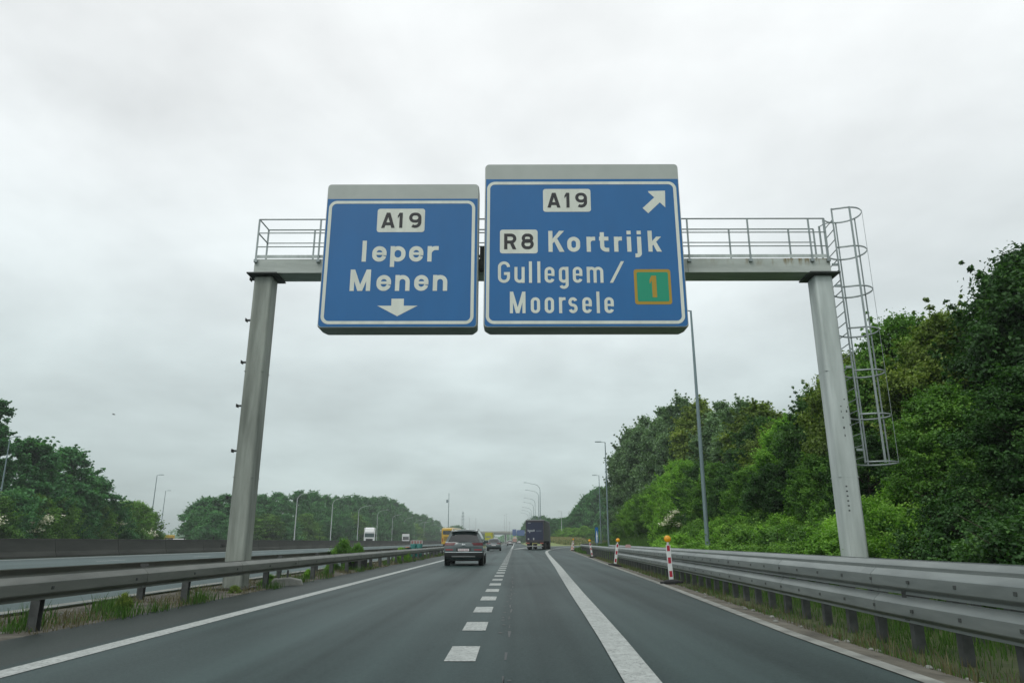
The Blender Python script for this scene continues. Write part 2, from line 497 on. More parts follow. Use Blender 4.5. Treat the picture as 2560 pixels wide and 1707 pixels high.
strip('far_carriageway', M_ROAD2, [(y, -52, -25.2) for y in (-420, -25, 0, 40, 100, 300, 800, 2900)], 0.006)
strip('left_kerb', M_KERB, [(y, -7.95, -7.72) for y in (-420, -25, 0, 40, 100, 300, 800, 2900)], 0.05)
strip('right_kerb', M_KERB, [(y, Redge(y) + 0.002, Redge(y) + 0.17) for y in YS + [160, 170, 180, 190, 200]], 0.012)
# paint: edge lines, the wide exit line, the block marking and the lane line beside the concrete wall
strip('edge_line', M_PAINT, [(y, -4.55 + 0.0022 * min(y, 90), -4.30 + 0.0022 * min(y, 90)) for y in (-420, -25, 0, 30, 60, 90, 300, 900, 2000)], 0.009)
XL = [(-420, -0.3), (-25, -0.1), (6.24, 1.027), (8.79, 1.125), (12, 1.225), (16.01, 1.340), (24, 1.60), (32.41, 1.886), (48, 2.35), (67.92, 2.95), (80, 3.40), (90, 3.95), (100, 4.75), (110, 5.75), (130, 8.0), (150, 11.2), (170, 15.7), (190, 22), (205, 29)]
strip('exit_line', M_PAINT, [(y, x - 0.15, x + 0.15) for y, x in XL], 0.0165)
b = MB()
y = -4.73
while y < 104:
    x = -0.53
    b.add([(x - 0.15, y, 0.009), (x + 0.15, y, 0.009), (x + 0.15, y + 1.0, 0.009), (x - 0.15, y + 1.0, 0.009)], [(0, 1, 2, 3)])
    y += 2.40
tag(b.build('block_marking', M_PAINT, smooth=0), kind='structure')
strip('main_edge_line', M_PAINT, [(y, -0.68, -0.38) for y in (104, 150, 300, 900, 2000)], 0.0095)
strip('gore_line', M_PAINT, [(105, -0.38, -0.30)] + [(y, Ledge(y) - .1, Ledge(y) + 0.65) for y in (112, 120, 130, 143, 150, 160, 170, 180, 190, 200)], 0.0175)
strip('far_edge_line', M_PAINT, [(y, -22.6, -22.35) for y in (-420, -25, 0, 40, 100, 300, 900)], 0.011)
b = MB()
y = -6.5
while y < 400:
    b.add([(-19.1, y, gz(-19.1, y) + 0.011), (-18.95, y, gz(-18.95, y) + 0.011), (-18.95, y + 2.5, gz(-18.95, y) + 0.011), (-19.1, y + 2.5, gz(-19.1, y) + 0.011)], [(0, 1, 2, 3)])
    y += 10
tag(b.build('lane_line', M_PAINT, smooth=0), kind='structure')
# tar joint beside the block marking, broken and ragged
rng = random.Random(3)
b = MB()
y = 2.0
while y < 26:
    l = rng.uniform(0.15, 0.7); w = rng.uniform(0.004, 0.011); x = -0.10 + rng.uniform(-0.02, 0.02) + 0.001 * y
    b.add([(x - w, y, 0.0072), (x + w, y, 0.0072), (x + w * .7 + rng.uniform(-.02, .02), y + l, 0.0072), (x - w * .7 + rng.uniform(-.02, .02), y + l, 0.0072)], [(0, 1, 2, 3)])
    y += l * rng.choice([1.6, 2.5, 3.5])
for i in range(40):
    yy = rng.uniform(4, 22); x = -0.12 + rng.gauss(0, 0.07); r = rng.uniform(0.008, 0.035)
    n = 6
    b.add([(x + r * math.cos(k * 2 * math.pi / n) * rng.uniform(.6, 1.2), yy + 2 * r * math.sin(k * 2 * math.pi / n) * rng.uniform(.6, 1.2), 0.0075 + 0.0001 * i / 70) for k in range(n)], [tuple(range(n))])
tag(b.build('tar_joint', M_TAR, smooth=0), kind='structure')

# ------------------------------------------------------------------ stroke lettering
def arc(cx, cy, rx, ry, a0, a1, n=10):
    return [(cx + rx * math.cos(rad(a0 + (a1 - a0) * i / n)), cy + ry * math.sin(rad(a0 + (a1 - a0) * i / n))) for i in range(n + 1)]
def stadium(x0, x1, y0, y1, f=1.0):
    """closed round-ended loop; f < 1 squares it"""
    r = min(x1 - x0, y1 - y0) / 2 * f
    return (arc(x1 - r, y1 - r, r, r, 0, 90) + arc(x0 + r, y1 - r, r, r, 90, 180) + arc(x0 + r, y0 + r, r, r, 180, 270) + arc(x1 - r, y0 + r, r, r, 270, 360))
def sweep(b, pts, s, y, closed=False):
    h = s / 2; n = len(pts); q = []
    P = [Vector((p[0], p[1])) for p in pts]
    clean = [P[0]]
    for p in P[1:]:
        if (p - clean[-1]).length > 1e-4: clean.append(p)
    if closed and (clean[0] - clean[-1]).length < 1e-4: clean.pop()
    P = clean; n = len(P)
    for i in range(n):
        a = P[i] - P[i - 1] if (i > 0 or closed) else P[1] - P[0]
        c = P[(i + 1) % n] - P[i] if (i < n - 1 or closed) else a
        a = a.normalized(); c = c.normalized()
        na, nc = Vector((-a.y, a.x)), Vector((-c.y, c.x))
        m = (na + nc)
        m = m.normalized() if m.length > 1e-6 else na
        k = h / max(0.45, m.dot(na))
        q += [P[i] + m * k, P[i] - m * k]
    vs = [(p.x, y, p.y) for p in q]
    fs = [(2 * i, 2 * i + 1, (2 * i + 3) % (2 * n), (2 * i + 2) % (2 * n)) for i in range(n if closed else n - 1)]
    b.add(vs, fs)
def poly(b, pts, y): b.add([(p[0], y, p[1]) for p in pts], [tuple(range(len(pts)))])
def glyph(b, ch, x0, x1, z0, H, s, y, xr=0.74, desc=0.25):
    """one sign-lettering character between x0 and x1 on the baseline z0, capital height H, stroke s"""
    h = s / 2; w = x1 - x0; xh = H * xr; t = [0]
    l, r = x0 + h, x1 - h; B, T, X = z0 + h, z0 + H - h, z0 + xh - h
    def st(pts, closed=False):
        sweep(b, pts, s, y - 0.0006 * t[0], closed); t[0] += 1
    def pg(pts):
        poly(b, pts, y - 0.0006 * t[0]); t[0] += 1
    if ch in 'Il': st([((x0 + x1) / 2, z0), ((x0 + x1) / 2, z0 + H)])
    elif ch == '1':
        st([(r, z0), (r, z0 + H)]); pg([(x0, z0 + H * .80), (x0, z0 + H * .80 - s * .9), (x1 - s, z0 + H - s * 1.15), (x1 - h, z0 + H), (x1 - s * 1.05, z0 + H)])
    elif ch == 'A':
        c = (x0 + x1) / 2; k = s * 1.08
        pg([(x0, z0), (x0 + k, z0), (c + k * .42, z0 + H), (c - k * .55, z0 + H)]); pg([(x1 - k, z0), (x1, z0), (c + k * .55, z0 + H), (c - k * .42, z0 + H)])
        st([(x0 + w * .2, z0 + H * .27), (x1 - w * .2, z0 + H * .27)])
    elif ch == 'M':
        st([(l, z0), (l, z0 + H)]); st([(r, z0), (r, z0 + H)]); c = (x0 + x1) / 2; k = s * .62
        pg([(x0, z0 + H), (x0 + s * 1.05, z0 + H), (c + k * .9, z0), (c - k * .9, z0)]); pg([(x1 - s * 1.05, z0 + H), (x1, z0 + H), (c + k * .9, z0), (c - k * .9, z0)])
    elif ch == 'K' or ch == 'k':
        st([(l, z0), (l, z0 + H)]); hh = H if ch == 'K' else xh; k = s * 1.2
        my = z0 + hh * .40
        pg([(x0 + s * .8, my - s * .25), (x0 + s * .8, my + s * .95), (x1 - k - w * .0, z0 + hh), (x1, z0 + hh)][::-1])
        pg([(x0 + w * .36, my + hh * .10), (x0 + w * .36 + s * .75, my + hh * .10 + s * .7), (x1, z0), (x1 - k, z0)])
    elif ch == '/': pg([(x0, z0), (x0 + s * 1.05, z0), (x1, z0 + H), (x1 - s * 1.05, z0 + H)])
    elif ch == 'o': st(stadium(l, r, B, X), True)
    elif ch == 'e':
        R = min((r - l), (X - B)) / 2; m = (B + X) / 2 + s * .05
        sweep(b, [(l + h * .5, m), (r + h, m)], s * .66, y - 0.003)
        st([(r, m - h)] + arc(r - R, X - R, R, R, 0, 90) + arc(l + R, X - R, R, R, 90, 180) + arc(l + R, B + R, R, R, 180, 270) + arc(r - R, B + R, R, R, 270, 345))
    elif ch == 'p': st([(l, z0 - H * desc), (l, z0 + xh)]); st(stadium(l, r, B, X), True)
    elif ch == 'g':
        R = min(r - l, X - B) / 2; D = z0 - H * desc + h
        st(stadium(l, r, B, X), True); st([(r, z0 + xh), (r, D + R)] + arc(r - R, D + R, R, R, 0, -90) + arc(l + R, D + R, R, R, 270, 205))
    elif ch == 'r':
        R = min(r - l, (X - B) / 2) * 1.0
        st([(l, z0), (l, z0 + xh)]); st(arc(l + R, X - R, R, R, 180, 90) + [(x1, X)])
    elif ch == 'n': 
        R = (r - l) / 2
        st([(l, z0), (l, z0 + xh)]); st(arc(l + R, X - R, R, R, 180, 0) + [(r, z0)])
    elif ch == 'u':
        R = (r - l) / 2
        st([(l, z0 + xh)] + arc(l + R, B + R, R, R, 180, 360)); st([(r, z0), (r, z0 + xh)])
    elif ch == 'm':
        c = (l + r) / 2; R = (c - l) / 2
        st([(l, z0), (l, z0 + xh)]); st(arc(l + R, X - R, R, R, 180, 0) + [(c, z0)]); st(arc(c + R, X - R, R, R, 180, 0) + [(r, z0)])
    elif ch == 't':
        R = min(w * .42, s * 1.1); lx = x0 + w * .30
        st([(lx, z0 + H * .93), (lx, B + R)] + arc(lx + R, B + R, R, R, 180, 270) + [(x1, B)]); st([(x0, X), (x1 - w * .05, X)])
    elif ch == 'i': c = (x0 + x1) / 2; st([(c, z0), (c, z0 + xh)]); st([(c, z0 + H - s * .95), (c, z0 + H)])
    elif ch == 'j':
        c = x1 - h; R = min(w - s, s * .9); D = z0 - H * desc + h
        st([(c, z0 + xh), (c, D + R)] + arc(c - R, D + R, R, R, 0, -90) + [(x0, D)]); st([(c, z0 + H - s * .95), (c, z0 + H)])
    elif ch == 's':
        R = (X - B) / 4; m = (B + X) / 2; rx = (r - l) / 2; c = (l + r) / 2
        st(arc(c, X - R, rx, R, 20, 90, 6) + arc(c, X - R, rx, R, 90, 180, 8) + arc(c - rx * .0, X - R, rx, R, 180, 250, 6) + arc(c, B + R, rx, R, 70, 0, 6) + arc(c, B + R, rx, R, 0, -90, 8) + arc(c, B + R, rx, R, -90, -160, 6))
    elif ch == 'G':
        R = (r - l) / 2
        st([(r + 0, T - R * 1.0)] + arc(l + R, T - R, R, R, 15, 180) + arc(l + R, B + R, R, R, 180, 360) + [(r, z0 + H * .5)]); st([(x0 + w * .5, z0 + H * .5 - h), (x1, z0 + H * .5 - h)])
    elif ch == 'R':
        my = z0 + H * .46; R = (T - my) / 2
        st([(l, z0), (l, z0 + H)]); st([(x0 + h, T), (r - R, T)] + arc(r - R, my + R, R, R, 90, -90) + [(x0 + h, my)])
        k = s * 1.15; pg([(x0 + w * .42, my), (x0 + w * .42 + k, my), (x1, z0), (x1 - k, z0)])
    elif ch == '8':
        m = z0 + H * .53; ins = w * .04
        st(stadium(l + ins, r - ins, m - h * .3, T), True); st(stadium(l, r, B, m + h * .3), True)
    elif ch == '9':
        R = (r - l) / 2
        st(stadium(l, r, z0 + H * .40 + h * .4, T), True)
        st([(r, T - R), (r, z0 + H * .36)] + arc((l + r) / 2, z0 + H * .36, R, H * .36 - h, 0, -128, 9))
def rrect(x0, x1, z0, z1, r, n=5):
    return (arc(x1 - r, z1 - r, r, r, 0, 90, n) + arc(x0 + r, z1 - r, r, r, 90, 180, n) + arc(x0 + r, z0 + r, r, r, 180, 270, n) + arc(x1 - r, z0 + r, r, r, 270, 360, n))

YF = 16.95
def sign_body(t, x0, x1, z0, zt, zb):
    """lit-box sign: grey rounded case, blue face below zb, white rounded border"""
    b = MB()
    fr = rrect(x0 - 0.012, x1 + 0.012, z0 - 0.012, zt, 0.09)
    mid = rrect(x0 - 0.03, x1 + 0.03, z0 - 0.035, zt + 0.015, 0.10)
    bk = rrect(x0 + 0.045, x1 - 0.045, z0 - 0.05, zt - 0.02, 0.10)
    n = len(fr); vs = []
    for ring, y in ((fr, YF), (mid, YF + 0.05), (mid, YF + 0.44), (bk, YF + 0.56)):
        vs += [(x, y, z) for x, z in ring]
    fs = [tuple(range(n)), tuple(range(4 * n - 1, 3 * n - 1, -1))]
    for k in range(3):
        fs += [(k * n + i, k * n + (i + 1) % n, (k + 1) * n + (i + 1) % n, (k + 1) * n + i) for i in range(n)]
    b.add(vs, fs); b.build('case', M_BOX, t, smooth=50)
    b = MB()
    pts = arc(x1 - .09, z0 + .09, .09, .09, 0, -90, 5) + arc(x0 + .09, z0 + .09, .09, .09, 270, 180, 5) + [(x0, zb), (x1, zb)]
    b.sheet_xz(pts, YF - 0.004); b.build('face_panel', M_BLUE, t, smooth=0)
def sign_border(t, x0, x1, z0, z1):
    b = MB(); sweep(b, rrect(x0 + .04, x1 - .04, z0 + .04, z1 - .04, .17, 8), 0.082, YF - 0.008, True)
    b.build('border', M_WHITE, t, smooth=0)
def plate(t, x0, x1, z0, z1, chars, s, H, zz):
    b = MB(); b.sheet_xz(rrect(x0, x1, z0, z1, 0.07), YF - 0.008)
    p = b.build('road_number_plate', M_WHITE, t, smooth=0)
    b = MB()
    for ch, a, c in chars: glyph(b, ch, a, c, zz, H, s, YF - 0.012)
    b.build('lettering', M_BLACK, p, smooth=0)
def word(t, chars, z, H, s, xr, desc=0.25):
    b = MB()
    for ch, a, c in chars: glyph(b, ch, a, c, z, H, s, YF - 0.008, xr, desc)
    b.build('lettering', M_WHITE, t, smooth=0)

sg = thing('direction_sign', 'smaller blue gantry sign reading Ieper Menen with a white down arrow', 'road sign', (-2.965, 17.2, 6.25))
def at0(o, t):
    """keep world coordinates for parts of a thing whose Empty stands elsewhere"""
    for ch in o.children: ch.location = (-t[0], -t[1], -t[2])
sign_body(sg, -4.955, -0.98, 6.285, 10.25, 9.825)
sign_border(sg, -4.905, -1.045, 6.355, 9.765)
plate(sg, -3.612, -2.362, 8.865, 9.535, [('A', -3.50, -3.145), ('1', -3.075, -2.945), ('9', -2.775, -2.452)], 0.082, 0.435, 8.985)
word(sg, [('I', -3.985, -3.82), ('e', -3.692, -3.322), ('p', -3.222, -2.83), ('e', -2.737, -2.368), ('r', -2.262, -1.975)], 8.04, 0.585, 0.110, 0.735)
word(sg, [('M', -4.22, -3.695), ('e', -3.54, -3.167), ('n', -3.062, -2.69), ('e', -2.575, -2.21), ('n', -2.097, -1.728)], 7.24, 0.582, 0.110, 0.74)
b = MB(); b.sheet_xz([(-3.135, 7.03), (-2.818, 7.03), (-2.818, 6.842), (-2.466, 6.842), (-2.972, 6.563), (-3.488, 6.842), (-3.135, 6.842)], YF - 0.008); b.build('arrow', M_WHITE, sg, smooth=0)
at0(sg, (-2.965, 17.2, 6.25))

sg = thing('direction_sign', 'larger blue gantry sign reading Kortrijk, Gullegem, Moorsele with green exit number', 'road sign', (1.78, 17.2, 6.25))
sign_body(sg, -0.765, 4.345, 6.29, 10.835, 10.395)
sign_border(sg, -0.735, 4.285, 6.355, 10.315)
plate(sg, 0.747, 2.006, 9.438, 10.102, [('A', 0.86, 1.205), ('1', 1.315, 1.445), ('9', 1.598, 1.908)], 0.082, 0.43, 9.558)
plate(sg, -0.388, 0.593, 8.262, 8.929, [('R', -0.278, 0.04), ('8', 0.167, 0.491)], 0.084, 0.44, 8.376)
word(sg, [('K', 0.872, 1.285), ('o', 1.360, 1.695), ('r', 1.862, 2.088), ('t', 2.190, 2.445), ('r', 2.575, 2.785), ('i', 2.912, 3.018), ('j', 3.115, 3.283), ('k', 3.458, 3.805)], 8.304, 0.588, 0.108, 0.715, 0.265)
word(sg, [('G', -0.435, -0.125), ('u', -0.012, 0.25), ('l', 0.36, 0.44), ('l', 0.575, 0.655), ('e', 0.763, 1.015), ('g', 1.128, 1.375), ('e', 1.485, 1.73), ('m', 1.842, 2.266), ('/', 2.425, 2.812)], 7.452, 0.588, 0.078, 0.74, 0.28)
word(sg, [('M', -0.128, 0.268), ('o', 0.402, 0.637), ('o', 0.755, 0.99), ('r', 1.117, 1.285), ('s', 1.355, 1.585), ('e', 1.708, 1.948), ('l', 2.068, 2.148), ('e', 2.267, 2.503)], 6.638, 0.576, 0.078, 0.735)
# exit arrow to the upper right: head with its point in the corner, stout shaft
b = MB(); b.sheet_xz([(3.985, 10.045), (3.965, 9.56), (3.828, 9.705), (3.508, 9.392), (3.365, 9.54), (3.690, 9.85), (3.548, 9.99), (3.535, 10.035)], YF - 0.008); b.build('arrow', M_WHITE, sg, smooth=0)
b = MB(); b.sheet_xz(rrect(3.045, 3.985, 6.867, 7.818, 0.07), YF - 0.008); ep = b.build('exit_number_plate', M_YEL, sg, smooth=0)
b = MB(); b.sheet_xz(rrect(3.118, 3.918, 6.946, 7.738, 0.04), YF - 0.011); b.build('green_field', M_GREEN, ep, smooth=0)
b = MB(); glyph(b, '1', 3.44, 3.612, 7.055, 0.585, 0.115, YF - 0.014); b.build('lettering', M_YEL, ep, smooth=0)
at0(sg, (1.78, 17.2, 6.25))

# ------------------------------------------------------------------ the gantry
g = thing('sign_gantry', 'grey portal gantry spanning the road with walkway railing and caged ladder', 'gantry', (-6.71, 17.85, 0))
GO = (-6.71, 17.85, 0)
def gp(b, name, m, **k):
    o = b.build(name, m, g, **k); o.location = (-GO[0], -GO[1], -GO[2]); return o
def gsub(b, name, m, par, **k): return b.build(name, m, par, **k)
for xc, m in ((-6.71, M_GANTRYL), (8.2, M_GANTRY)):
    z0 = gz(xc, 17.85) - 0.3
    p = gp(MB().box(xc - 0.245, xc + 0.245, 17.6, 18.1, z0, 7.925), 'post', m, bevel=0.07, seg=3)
    gsub(MB().box(xc - 0.40, xc + 0.40, 17.45, 18.25, 7.925, 7.965), 'cap_plate', M_DARKST, p, bevel=0.006)
    gsub(MB().box(xc - 0.40, xc + 0.40, 17.45, 18.25, max(z0 + 0.3, -0.1), max(z0 + 0.3, -0.1) + 0.05), 'base_plate', M_DARKST, p, bevel=0.006)
    for zs in (2.62, 5.3):
        gsub(MB().box(xc - 0.247, xc + 0.247, 17.598, 18.102, zs, zs + .012), 'weld_seam', m, p)
    if xc < 0:
        for k in range(7):
            z = 7.86 - k * 1.145
            gsub(MB().box(xc - 0.40, xc - 0.24, 17.75, 17.81, z - 0.012, z + 0.03).box(xc - 0.40, xc - 0.385, 17.70, 17.86, z - 0.03, z + 0.05), 'bracket', M_DARKST, p)
    else:
        rr = random.Random(5)
        for k in range(6):      # small worn stencil marks down the front
            z = 2.38 - k * 0.115
            gsub(MB().box(xc - 0.122, xc - 0.078, 17.597, 17.5985, z, z + 0.035), 'stencil_mark', M_DARKST, p)
        for k in range(9):
            z = rr.uniform(3.6, 4.6); x = xc + rr.uniform(-0.02, .2); w_ = rr.uniform(.008, .02)
            gsub(MB().box(x - w_, x + w_, 17.597, 17.5985, z, z + rr.uniform(.02, .06)), 'paint_chip', M_DARKST, p)
# rust on the girder near its right-hand end: weeping stains below the railing feet
def rust_mat():
    m = mat('rusty_gantry_paint', (0.40, 0.445, 0.41), 0.55, var=0.10, vscale=1.3, vstretch=(0.5, 2.5, 2.5), col2=(0.49, 0.535, 0.50))
    t, b_ = nodes_of(m); L = t.links.new
    tcn = t.nodes.new('ShaderNodeTexCoord')
    mp = t.nodes.new('ShaderNodeMapping'); mp.inputs['Scale'].default_value = (5.5, 1, 1.8); L(tcn.outputs['Object'], mp.inputs[0])
    n = t.nodes.new('ShaderNodeTexNoise'); n.inputs['Scale'].default_value = 1.4; n.inputs['Detail'].default_value = 6; L(mp.outputs[0], n.inputs['Vector'])
    r = t.nodes.new('ShaderNodeValToRGB'); r.color_ramp.elements[0].position = .50; r.color_ramp.elements[1].position = .66; L(n.outputs['Fac'], r.inputs[0])
    s_ = t.nodes.new('ShaderNodeSeparateXYZ'); L(tcn.outputs['Object'], s_.inputs[0])
    a = t.nodes.new('ShaderNodeMapRange'); a.inputs['From Min'].default_value = 4.6; a.inputs['From Max'].default_value = 7.2; L(s_.outputs[0], a.inputs['Value'])
    z = t.nodes.new('ShaderNodeMapRange'); z.inputs['From Min'].default_value = 8.12; z.inputs['From Max'].default_value = 8.34; L(s_.outputs[2], z.inputs['Value'])
    m1 = t.nodes.new('ShaderNodeMath'); m1.operation = 'MULTIPLY'; L(a.outputs[0], m1.inputs[0]); L(z.outputs[0], m1.inputs[1])
    m2 = t.nodes.new('ShaderNodeMath'); m2.operation = 'MULTIPLY'; L(m1.outputs[0], m2.inputs[0]); L(r.outputs[0], m2.inputs[1])
    mxn = t.nodes.new('ShaderNodeMix'); mxn.data_type = 'RGBA'; src = b_.inputs['Base Color'].links[0].from_socket
    mxn.inputs['B'].default_value = (0.19, 0.145, 0.05, 1); L(m2.outputs[0], mxn.inputs['Factor']); L(src, mxn.inputs['A']); L(mxn.outputs['Result'], b_.inputs['Base Color'])
    return m
bm_ = gp(MB().box(-6.965, 8.405, 17.55, 18.2, 7.965, 8.37), 'girder', rust_mat(), bevel=0.012)
for x in (-4.95, -0.93, 4.6):
    gsub(MB().box(x, x + 0.015, 17.5455, 17.549, 7.98, 8.355), 'weld_seam', M_GANTRYL, bm_)
# black cable duct and sign hangers behind the panels
for x in (-4.2, -1.72, 0.0, 3.6):
    gp(MB().box(x - 0.06, x + 0.06, 17.515, 17.547, 7.0, 9.4), 'sign_hanger', M_DARKST)
gp(MB().box(-0.93, -0.80, 17.40, 17.545, 8.0, 8.65), 'cable_box', M_DARKST, bevel=.01)
def rail_side(name, y, xs, x0, x1, zf):
    b = MB(); r = 0.02
    for z in (9.50, 9.10, 8.70): b.tube([(x0, y, z), (x1, y, z)], r if z > 9.4 else 0.016, 8)
    rl = gp(b, name, M_GALV)
    for x in xs:
        bb = MB(); bb.box(x - .022, x + .022, y - .012, y + .012, zf, 9.50)
        if y < 17.8: bb.box(x - .045, x + .045, y - 0.02, 17.549, zf - 0.03, zf + 0.05)
        else: bb.box(x - .045, x + .045, y - 0.03, y + .03, 8.371, 8.39)
        gsub(bb, 'rail_post', M_GALV, rl)
    return rl
rail_side('front_railing', 17.50, [-6.92, -5.25, -3.6, -1.95, -0.3, 1.35, 3.0, 4.65, 6.28, 7.92, 8.35], -6.92, 8.35, 8.29)
rail_side('back_railing', 18.17, [-6.9, -5.6, -3.95, -2.3, -0.65, 1.0, 2.65, 4.3, 5.98, 7.64, 8.34], -6.9, 8.34, 8.371)
for z in (9.5, 9.1): gp(MB().tube([(-6.92, 17.5, z), (-6.9, 18.17, z)], .018), 'end_rail', M_GALV)
gp(MB().box(8.33, 8.37, 17.80, 17.84, 8.372, 9.42), 'gate_post', M_GALV)
gp(MB().tube([(8.35, 17.82, 9.40), (8.42, 17.70, 9.42), (8.6, 17.52, 9.42)], .014), 'grab_rail', M_GALV)
for y in (17.532, 18.188): gp(MB().box(-6.9, 8.33, y, y + .006, 8.385, 8.475), 'toe_board', M_GANTRY)
# caged ladder on the outside of the right-hand post
lad = gp(MB().box(8.585, 8.615, 17.49, 17.535, 2.95, 9.80).box(8.64, 8.67, 18.17, 18.215, 2.95, 9.80), 'ladder', M_GALV, bevel=0.004)
z = 3.1
while z < 9.5:
    gsub(MB().tube([(8.60, 17.51, z), (8.655, 18.19, z)], 0.013, 8), 'rung', M_GALV, lad); z += 0.29
for z in (3.25, 5.35, 7.55, 8.15):
    gsub(MB().box(8.44, 8.60, 17.52, 17.56, z, z + 0.06), 'wall_bracket', M_GALV, lad); gsub(MB().box(8.44, 8.64, 18.05, 18.10, z, z + 0.06), 'wall_bracket', M_GALV, lad)
hoop = [(8.60, 17.50)] + [(9.05 + 0.48 * math.cos(rad(a)), 17.86 + 0.49 * math.sin(rad(a))) for a in range(-118, 135, 12)] + [(8.655, 18.20)]
for z in (9.77, 8.65, 7.53, 6.40, 5.28, 4.16, 2.98):
    cg = MB(); v = []
    for x, y in hoop: v += [(x, y, z - 0.022), (x, y, z + 0.022)]
    cg.add(v, [(2 * i, 2 * i + 2, 2 * i + 3, 2 * i + 1) for i in range(len(hoop) - 1)])
    cgo = gsub(cg, 'cage_hoop', M_GALV, lad)
    sm_ = cgo.modifiers.new('solid', 'SOLIDIFY'); sm_.thickness = 0.007
for i in (3, 8, 13, 18):
    x, y = hoop[i]
    nx_, ny_ = x - 9.05, y - 17.86; q = math.hypot(nx_, ny_); nx_ /= q; ny_ /= q
    w_ = 0.027 if i == 3 else 0.02
    tx, ty = -ny_, nx_
    bb = MB(); x += nx_ * 0.006; y += ny_ * 0.006
    c = [(x + tx * w_ * s_ + nx_ * d, y + ty * w_ * s_ + ny_ * d) for s_, d in ((-1, 0), (1, 0), (1, .008), (-1, .008))]
    bb.add([(p[0], p[1], zz) for zz in (2.95, 9.79) for p in c], [(0, 1, 2, 3), (7, 6, 5, 4), (0, 4, 5, 1), (1, 5, 6, 2), (2, 6, 7, 3), (3, 7, 4, 0)])
    gsub(bb, 'cage_bar', M_GALV, lad)

# ------------------------------------------------------------------ guard rails
WB = [(0.004, 0.0), (0.0, .03), (.012, .045), (.070, .072), (.080, .088), (.082, .15), (.080, .215), (.070, .232), (.012, .285), (0, .296), (0, .31)]
def wbeam(b, path, z0, side, th=0.004):
    """W-profile beam along path [(x, y)], its ridges pushed towards side (+1 = towards +x)"""
    prof = [(d, z) for d, z in WB] + [(d - th, z) for d, z in reversed(WB)]
    n = len(prof); vs = []
    for i, (x, y) in enumerate(path):
        a = path[max(i - 1, 0)]; c = path[min(i + 1, len(path) - 1)]
        tx, ty = c[0] - a[0], c[1] - a[1]; q = math.hypot(tx, ty); nx, ny = ty / q, -tx / q
        gzv = max(-.02, 0) 
        vs += [(x + nx * d * side, y + ny * d * side, z0 + z) for d, z in prof]
    fs = []
    for i in range(len(path) - 1):
        fs += [(i * n + k, i * n + (k + 1) % n, (i + 1) * n + (k + 1) % n, (i + 1) * n + k) for k in range(n)]
    fs += [tuple(range(n)), tuple((len(path) - 1) * n + k for k in range(n - 1, -1, -1))]
    b.add(vs, fs)
def bolts(par, path_fn, ys, z, side, off=0.083):
    first = None
    for y in ys:
        if first is None: first = o = MB().box(-.008, .008, -.024, .024, -.02, .02).build('bolt', M_DARKST, par, smooth=0, bevel=.004)
        else: o = first.copy(); COL.objects.link(o); o.parent = par
        o.location = (path_fn(y) + side * off, y, z)
def lap(par, xf, ys, z0, side, m):
    first = None
    for y in ys:
        if first is None:
            q = MB(); wbeam(q, [(0, -.16), (0, .16)], 0, side); first = o = q.build('lap_joint', m, par, smooth=25)
        else: o = first.copy(); COL.objects.link(o); o.parent = par
        o.location = (xf(y) + side * .005, y, z0 - .001); o.rotation_euler = (0, 0, -math.atan((xf(y + .5) - xf(y - .5))))
def post_mesh(b, x, y, z0, z1, w=.05, d=.06):
    # C-section: web and two flanges
    b.box(x - d, x - d + .008, y - w, y + w, z0, z1); b.box(x - d + .008, x + d, y - w, y - w + .008, z0, z1); b.box(x - d + .008, x + d, y + w - .008, y + w, z0, z1)

MEDX = -6.05
gr = thing('guard_rail', 'weathered single-beam guard rail in front of the left gantry post', 'guard rail', (MEDX, 0, 0))
b = MB(); wbeam(b, [(0, y) for y in (-12, 0, 30, 60, 120, 300, 700)], 0.385, 1)
rb = b.build('rail_beam', M_RAILD, gr, smooth=25)
lap(rb, lambda y: 0, [q for q in np.arange(3.9, 120, 4.15)], 0.385, 1, M_RAILD)
bolts(rb, lambda y: 0, list(np.arange(1.2, 60, 2.1)), .53, 1)
py = [-3.2, 1.2, 5.4, 9.63, 13.9, 18.3, 22.5, 24.75, 27.0] + [27 + 2.2 * i for i in range(1, 26)] + [85 + 4 * i for i in range(60)]
for y in py[:98]:
    b = MB(); post_mesh(b, -0.10, y, -0.2, 0.66); b.box(-.045, -.006, y - .05, y + .05, .45, .63); b.build('post', M_POST, gr, smooth=0)
gr = thing('guard_rail', 'dark second guard rail behind the gantry post, facing the left carriageway', 'guard rail', (-7.42, 0, 0))
b = MB(); wbeam(b, [(0, y) for y in (-12, 0, 30, 60, 120, 300, 700)], 0.40, -1)
b.build('rail_beam', M_RAILD, gr, smooth=25)
for y in [2 + 4.2 * i for i in range(70)]:
    b = MB(); post_mesh(b, 0.09, y, -0.2, 0.68); b.build('post', M_POST, gr, smooth=0)

def RX(y, off): return Redge(y) + off
def path_r(y0, y1, off, step=2.0):
    ys = list(np.arange(y0, y1, step)) + [y1]
    return [(RX(y, off), y) for y in ys]
OFF = 1.52
gr = thing('guard_rail', 'grey double-height guard rail with two stacked beams on the right verge', 'guard rail', (0, 0, 0))
for k, z0 in enumerate((0.138, 0.468)):
    b = MB(); wbeam(b, path_r(-6, 47, OFF), z0, -1); rb = b.build('rail_beam', M_RAIL, gr, smooth=25)
    lap(rb, lambda y: RX(y, OFF), list(np.arange(2.2, 46, 4.0)), z0, -1, M_RAIL)
    bolts(rb, lambda y: RX(y, OFF), list(np.arange(0.2, 46, 0.985)), z0 + .155, -1)
for i in range(50):
    y = -2.45 + 0.985 * i; x = RX(y, OFF)
    b = MB(); post_mesh(b, x + .11, y, gz(x, y) - .25, .76); b.box(x + .006, x + .05, y - .05, y + .05, .16, .74); b.build('post', M_POST, gr, smooth=0)
